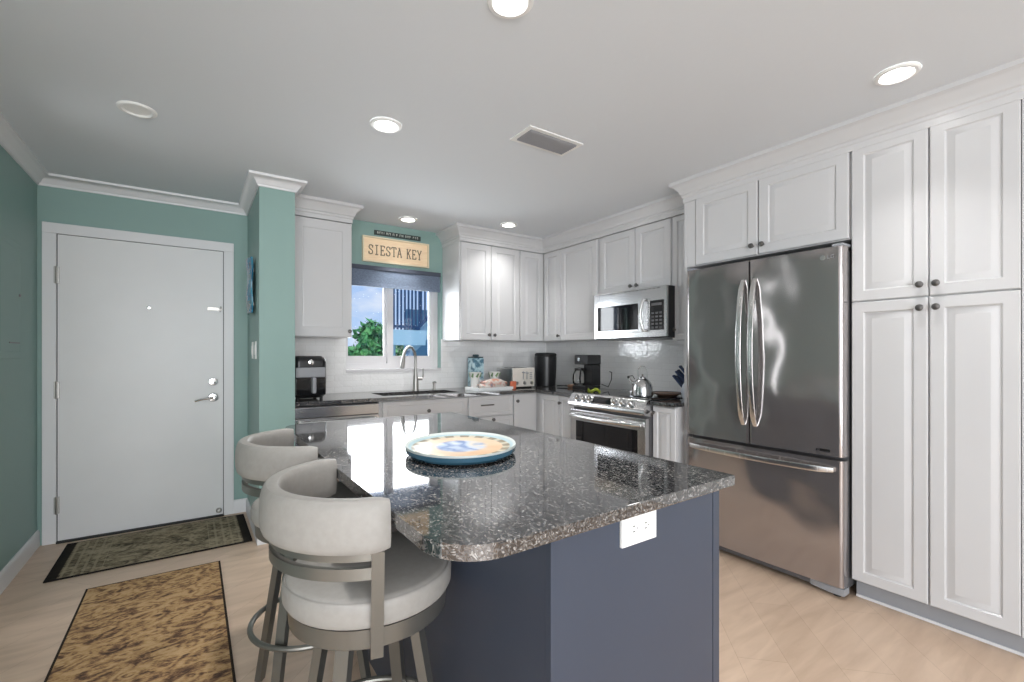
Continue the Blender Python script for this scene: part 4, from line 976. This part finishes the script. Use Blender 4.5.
bm = nb(); prism(bm, [(2.252, 3.905), (2.358, 3.905), (2.358, 4.015), (2.252, 4.015)], CZ+.295, CZ+.307, .003); box(bm, 2.280, 2.330, 3.935, 3.985, CZ+.307, CZ+.330, .008); obj('lid', bm, mat('canister_lid', (.05, .09, .11), .4), t)
t = thing('orange_packet', 'small orange packet leaning between the snack bag and toaster', 'packet', (2.48, 3.63, CZ)) if False else None
o = obj('orange_packet', box(nb(), 2.485, 2.545, 3.60, 3.635, CZ+.0005, CZ+.075, .01, 3), mat('orange_wrap', (.62, .16, .08), .4)); tag(o, 'small orange packet between the snack bag and the toaster', 'packet')
# toaster
M['toaster_cream'] = mat('toaster_cream', (.70, .66, .60), .3)
t = thing('toaster', 'cream and grey toaster with dials on its front left of the waste bin', 'toaster', (2.69, 3.82, CZ))
obj('body', B(2.557, 2.815, 3.69, 3.98, CZ+.014, CZ+.195, .014, 3), M['steel'], t)
fp = obj('front_panel', B(2.555, 2.818, 3.672, 3.692, CZ+.012, CZ+.197, .009, 3), M['toaster_cream'], t)
bm = nb()
for x in (2.60, 2.69, 2.775):
    lathe(bm, Vector((x, 3.672, CZ+.05)), 0, [(0, 0), (.017, 0), (.015, .012), (0, .013)], 18, axis='-y')
obj('dials', bm, M['nickel'], fp)
bm = nb()
for x in (2.675, 2.72): box(bm, x-.004, x+.004, 3.669, 3.673, CZ+.085, CZ+.165)
for x, z_ in ((2.675, .155), (2.72, .150)): box(bm, x-.016, x+.016, 3.655, 3.673, CZ+z_-.008, CZ+z_+.002, .002)
for k in range(4): box(bm, 2.755, 2.785, 3.670, 3.673, CZ+.09+k*.018, CZ+.098+k*.018)
obj('levers', bm, M['midgrey'], fp)
for x in (2.62, 2.75): obj('bread_slot', B(x-.018, x+.018, 3.73, 3.93, CZ+.190, CZ+.1965), M['blackmatte'], t)
obj('foot_base', B(2.57, 2.80, 3.70, 3.97, CZ+.0005, CZ+.014), M['blackmatte'], t)
# black waste bin / canister in corner
t = thing('countertop_bin', 'tall glossy black bin with rounded top in the counter corner', 'bin', (3.03, 3.80, CZ))
bm = nb(); lathe(bm, 3.045, 3.78, [(0, CZ+.0005), (.100, CZ+.0005), (.106, CZ+.01), (.118, CZ+.30), (.113, CZ+.312), (0, CZ+.312)], 40, sx=.98, sy=.98); obj('body', bm, M['black'], t)
bm = nb(); lathe(bm, 3.045, 3.78, [(0, CZ+.312), (.110, CZ+.3125), (.117, CZ+.318), (.115, CZ+.334), (.10, CZ+.345), (0, CZ+.348)], 40, sx=.98, sy=.98); obj('lid', bm, M['blackmatte'], t)
# spoon rest / wooden brush lying right of the bin
t = thing('wooden_brush', 'brown wooden brush lying on the counter beside the black bin', 'brush', (3.10, 3.50, CZ))
obj('handle', tube(nb(), [(3.05, 3.60, CZ+.012), (3.09, 3.54, CZ+.014), (3.12, 3.50, CZ+.016)], [.006, .007, .010], 8), M['blackmatte'], t)
bm = nb(); box(bm, -.055, .055, -.022, .022, 0, .030, .010, 3); bm.transform(Matrix.Translation((3.135, 3.455, CZ+.001)) @ Matrix.Rotation(-.9, 4, 'Z')); obj('head', bm, M['brown'], t)
# coffee maker
t = thing('coffee_maker', 'black drip coffee maker with glass carafe left of the range', 'coffee maker', (3.02, 3.12, CZ))
cx, cy = 3.06, 3.175
bm = nb(); box(bm, cx-.11, cx+.09, cy-.085, cy+.09, CZ+.0005, CZ+.04, .008); obj('base', bm, M['black'], t)
bm = nb(); box(bm, cx-.02, cx+.09, cy-.085, cy+.03, CZ+.04, CZ+.235, .008); obj('water_tank', bm, M['black'], t)
bm = nb(); prism(bm, [(cx-.11, cy-.05), (cx-.11, cy+.05), (cx-.08, cy+.09), (cx+.09, cy+.09), (cx+.09, cy-.085), (cx-.08, cy-.085)], CZ+.235, CZ+.325, .008); obj('brew_head', bm, M['black'], t)
bm = nb(); lathe(bm, Vector((cx-.1105, cy, CZ+.285)), 0, [(0, 0), (.016, 0), (.016, .003), (0, .003)], 16, axis='-x'); obj('button', bm, M['chrome'], t)
bm = nb(); lathe(bm, cx-.055, cy+.050, [(0, CZ+.042), (.045, CZ+.042), (.062, CZ+.06), (.066, CZ+.10), (.058, CZ+.15), (.040, CZ+.185), (.038, CZ+.195), (.035, CZ+.185), (.053, CZ+.15), (.060, CZ+.10), (.055, CZ+.06), (.04, CZ+.048), (0, CZ+.048)], 28)
gm = glass_mat(); gm.name = 'carafe_glass'; ca = obj('carafe', bm, gm, t)
bm = nb(); lathe(bm, cx-.055, cy+.050, [(.039, CZ+.178), (.045, CZ+.178), (.045, CZ+.200), (.0, CZ+.210), (0, CZ+.2), (.039, CZ+.19)], 24); tube(bm, [(cx-.085, cy+.10-.10, CZ+.185), (cx-.11, cy-.025, CZ+.175), (cx-.125, cy-.03, CZ+.10), (cx-.10, cy-.01, CZ+.07)], .008, 8); obj('carafe_lid_and_handle', bm, M['black'], ca)
obj('cord', tube(nb(), [(cx+.10, cy-.085, CZ+.05), (cx+.10, cy-.17, CZ+.03), (cx+.11, cy-.20, CZ+.10), (cx+.13, cy-.185, CZ+.16), (cx+.15, cy-.14, CZ+.17), (cx+.20, cy-.12, CZ+.16)], .004, 8), M['black'], t)
# spoon rest (lime leaf)
bm = nb(); rows = []
for i in range(9):
    s_ = i/8; L_ = .13; wd = .032*math.sin(PI*min(1, s_*.93+.04)); cxx = 2.80; cyy = 2.88
    row = []
    for j in range(5):
        q = (j-2)/2; row.append(Vector((cxx-.03+.04*s_+q*wd, cyy-.01-.11*s_+0*q, .922+.010+.018*abs(q)**2*(1 if wd > .005 else 0)+.012*math.sin(s_*9+j))))
    rows.append(row)
f = [[bm.verts.new(p) for p in r] for r in rows]; bk = [[bm.verts.new(p-Vector((0, 0, .004))) for p in r] for r in rows]
for i in range(8):
    for j in range(4): bm.faces.new((f[i][j], f[i][j+1], f[i+1][j+1], f[i+1][j])); bm.faces.new((bk[i][j], bk[i+1][j], bk[i+1][j+1], bk[i][j+1]))
for i in range(8): bm.faces.new((f[i][0], f[i+1][0], bk[i+1][0], bk[i][0])); bm.faces.new((f[i][4], bk[i][4], bk[i+1][4], f[i+1][4]))
for j in range(4): bm.faces.new((f[0][j], bk[0][j], bk[0][j+1], f[0][j+1])); bm.faces.new((f[8][j], f[8][j+1], bk[8][j+1], bk[8][j]))
o = obj('spoon_rest', bm, mat('lime_glaze', (.42, .50, .06), .3)); tag(o, 'lime green leaf-shaped spoon rest on the left of the cooktop', 'spoon rest')
# kettle
kx, ky, kz = 2.825, 2.335, .9235
t = thing('tea_kettle', 'stainless steel dome kettle with tall wire handle on the cooktop', 'kettle', (kx, ky, kz))
bm = nb(); lathe(bm, kx, ky, [(0, kz), (.088, kz), (.096, kz+.006), (.097, kz+.02), (.095, kz+.028), (.097, kz+.034), (.094, kz+.075), (.080, kz+.115), (.052, kz+.142), (.034, kz+.150), (0, kz+.150)], 40); obj('body', bm, M['steel'], t)
bm = nb(); lathe(bm, kx, ky, [(.034, kz+.150), (.033, kz+.156), (.012, kz+.164), (.006, kz+.170), (.010, kz+.182), (0, kz+.184)], 24); obj('lid', bm, M['steel'], t)
bm = nb(); tube(bm, [(kx-.03, ky+.062, kz+.095), (kx-.045, ky+.095, kz+.115), (kx-.055, ky+.118, kz+.15)], [.020, .014, .010], 12); sp = obj('spout', bm, M['steel'], t)
bm = nb(); tube(bm, [(kx-.055, ky+.118, kz+.148), (kx-.058, ky+.126, kz+.165)], [.013, .011], 10); tube(bm, [(kx-.055, ky+.118, kz+.165), (kx-.04, ky+.085, kz+.17), (kx-.03, ky+.065, kz+.14)], .004, 6); obj('whistle', bm, M['black'], sp)
pts = [(kx, ky+.052, kz+.135), (kx, ky+.054, kz+.20)]+[(kx, ky+.054*math.cos(PI*k/10), kz+.215+.035*math.sin(PI*k/10)) for k in range(0, 11)]+[(kx, ky-.054, kz+.20), (kx, ky-.052, kz+.135)]
obj('handle', tube(nb(), pts, .0035, 8), M['chrome'], t)
for o_ in [c for c in t.children]+[c2 for c in t.children for c2 in c.children]:
    o_.data.transform(Matrix.Diagonal((.80, .80, .92, 1)))
# steel ladle/pan lying behind kettle: metal spoon on cooktop, wooden plate on right side
t = thing('metal_spatula', 'thin steel spatula lying across the cooktop behind the kettle', 'utensil', (2.95, 2.55, .922))
obj('handle', tube(nb(), [(2.93, 2.66, .945), (2.97, 2.56, .945)], .004, 8), M['steel'], t); bm = nb(); box(bm, 2.955, 3.02, 2.46, 2.57, .9225, .945, .004); obj('blade', bm, M['steel'], t)
t = thing('plate', 'brown rimmed serving plate on the counter by the knife block', 'plate', (3.06, 2.05, CZ))
bm = nb(); lathe(bm, 3.03, 2.268, [(0, .9225), (.07, .9225), (.10, .938), (.115, .944), (.116, .947), (.10, .943), (.07, .929), (0, .928)], 36); obj('dish', bm, mat('brown_glaze', (.30, .19, .14), .3), t)
bm = nb(); lathe(bm, 3.03, 2.268, [(.108, .9445), (.117, .948), (.118, .9505), (.108, .9475)], 36); obj('rim', bm, M['darkgrey'], t)
# knife block
t = thing('knife_block', 'white knife block with navy-handled knives beside the refrigerator', 'knife block', (3.05, 2.03, CZ))
bm = nb(); extrude_poly(bm, [(-.01, 0), (.10, 0), (.10, .13), (.03, .17), (-.04, .11)], (3.0, 2.06, CZ+.001), (0, -1, 0), (0, 0, 1), (1, 0, 0), .10)
bm.free(); bm = nb(); extrude_poly(bm, [(-.045, 0), (.115, 0), (.115, .10), (.04, .185), (-.045, .10), (-.06, .05)], (3.03, 2.085, CZ+.001), (0, -1, 0), (0, 0, 1), (1, 0, 0), .10)
obj('block', bm, mat('pale_block', (.62, .66, .72), .4), t)
M['navy_plastic'] = mat('navy_plastic', (.01, .03, .09), .3)
for i, (dx, yy, h0, ln_) in enumerate(((.015, 2.128, .075, .13), (.055, 2.132, .070, .13), (.085, 2.130, .085, .12), (.02, 2.115, .115, .12), (.055, 2.118, .120, .125), (.085, 2.110, .135, .11), (.04, 2.095, .155, .12))):
    p = Vector((3.03+dx, yy, CZ+h0)); d = Vector((0, .70, .71)).normalized()
    bm = nb(); bar(bm, p, p+d*ln_, .015, .020, (1, 0, 0), .013, .025); k_ = obj('knife_handle', bm, M['navy_plastic'], t)
    bm = nb(); bar(bm, p-d*.012, p+d*.006, .017, .022, (1, 0, 0)); obj('bolster', bm, M['steel'], k_)

# ------------------------------------------------------------------ outside the window
def leaf_mat():
    m = mat('foliage', (.05, .2, .05), .6); n = nn(m, 'ShaderNodeTexNoise', Scale=6.0, Detail=2.0); ln(m, ocoord(m), n.inputs['Vector'])
    ln(m, ramp_n(m, n.outputs['Fac'], [(.35, (.02, .12, .05)), (.5, (.05, .26, .07)), (.68, (.14, .42, .14))]), bsdf(m).inputs['Base Color']); return m
M['leaf'] = leaf_mat(); M['bark'] = mat('bark', (.12, .08, .05), .9)
def bush(x, y, ztop, r, nleaf, label, seed):
    rn = random.Random(seed); t = thing('tree', label, 'tree', (x, y, -3.0), 0, 'trees outside the kitchen window')
    bm = nb(); tube(bm, [(x, y, -3.0), (x+.1, y, -1.5), (x-.05, y+.1, ztop-r)], [.12, .09, .05], 8); obj('trunk', bm, M['bark'], t)
    bm = nb(); blobs = [(Vector((x+rn.uniform(-.75, .75)*r, y+rn.uniform(-.5, .5)*r, ztop-r*(.35+rn.random()*1.5))), r*rn.uniform(.28, .48)) for _ in range(16)]
    for _ in range(nleaf):
        c, rr = rn.choice(blobs); d = Vector((rn.gauss(0, 1), rn.gauss(0, 1), rn.gauss(0, 1))).normalized(); p = c+d*rr*rn.uniform(.55, 1.05)
        u = Vector((rn.gauss(0, 1), rn.gauss(0, 1), rn.gauss(0, 1))).normalized(); w = d.cross(u).normalized(); s_ = rn.uniform(.05, .10)
        vs = [bm.verts.new(p-u*s_), bm.verts.new(p+w*s_*.45+d*.01), bm.verts.new(p+u*s_), bm.verts.new(p-w*s_*.45+d*.01)]; bm.faces.new(vs)
    obj('foliage', bm, M['leaf'], t, False)
bush(3.35, 9.2, 2.00, 1.0, 7000, 'tall green tree seen through the left window pane near the centre mullion', 1)
bush(2.05, 7.45, 1.60, .55, 5000, 'lower green tree at the left edge of the left window pane', 2)
bush(4.9, 12.5, 1.55, .9, 4000, 'green tree seen below the stair landing through the right pane', 5)
o = struct('ground_outside', B(-15, 25, 5.2, 40, -3.1, -3.0), mat('lawn', (.10, .18, .06), .9))
# exterior staircase of the neighbouring building
M['stair'] = mat('pale_blue_paint', (.30, .50, .62), .6); M['stair_shade'] = mat('shaded_rail_blue', (.012, .05, .13), .5)  # rails and balusters navy: shade put into their colour
t = thing('outdoor_staircase', 'pale blue outdoor staircase with dark vertical balusters outside the right window pane', 'staircase', (2.5, 6.0, -3.0))
obj('landing_beam', B(2.12, 2.66, 5.95, 6.12, 1.37, 1.575), M['stair'], t)
obj('column', B(2.18, 2.30, 6.14, 6.26, -3.0, 1.37), M['stair'], t)
obj('bottom_rail', B(2.17, 2.53, 5.96, 6.00, 1.605, 1.64), M['stair_shade'], t)
for k in range(8):
    x = 2.205+.052*k; obj('baluster', B(x, x+.020, 5.965, 5.99, 1.58, 2.75), M['stair_shade'], t)
bm = nb(); bar(bm, (2.47, 5.98, 1.52), (3.25, 5.98, 2.30), .04, .035, (0, 1, 0)); obj('stair_rail', bm, M['stair_shade'], t)
for k in range(6):
    x = 2.60+.055*k; obj('baluster', B(x, x+.018, 5.965, 5.99, x-2.47+1.55, 2.9), M['stair_shade'], t)
bm = nb(); extrude_poly(bm, [(2.40, 1.30), (2.56, 1.30), (3.40, 2.15), (3.40, 2.42), (2.50, 1.52)], (0, 6.02, 0), (1, 0, 0), (0, 0, 1), (0, 1, 0), .1); obj('stringer', bm, M['stair'], t)
bm = nb(); extrude_poly(bm, [(2.10, .3), (2.62, .3), (2.62, 1.32), (2.42, 1.10), (2.10, .8)], (0, 6.30, 0), (1, 0, 0), (0, 0, 1), (0, 1, 0), .1); obj('lower_flight', bm, M['stair'], t)
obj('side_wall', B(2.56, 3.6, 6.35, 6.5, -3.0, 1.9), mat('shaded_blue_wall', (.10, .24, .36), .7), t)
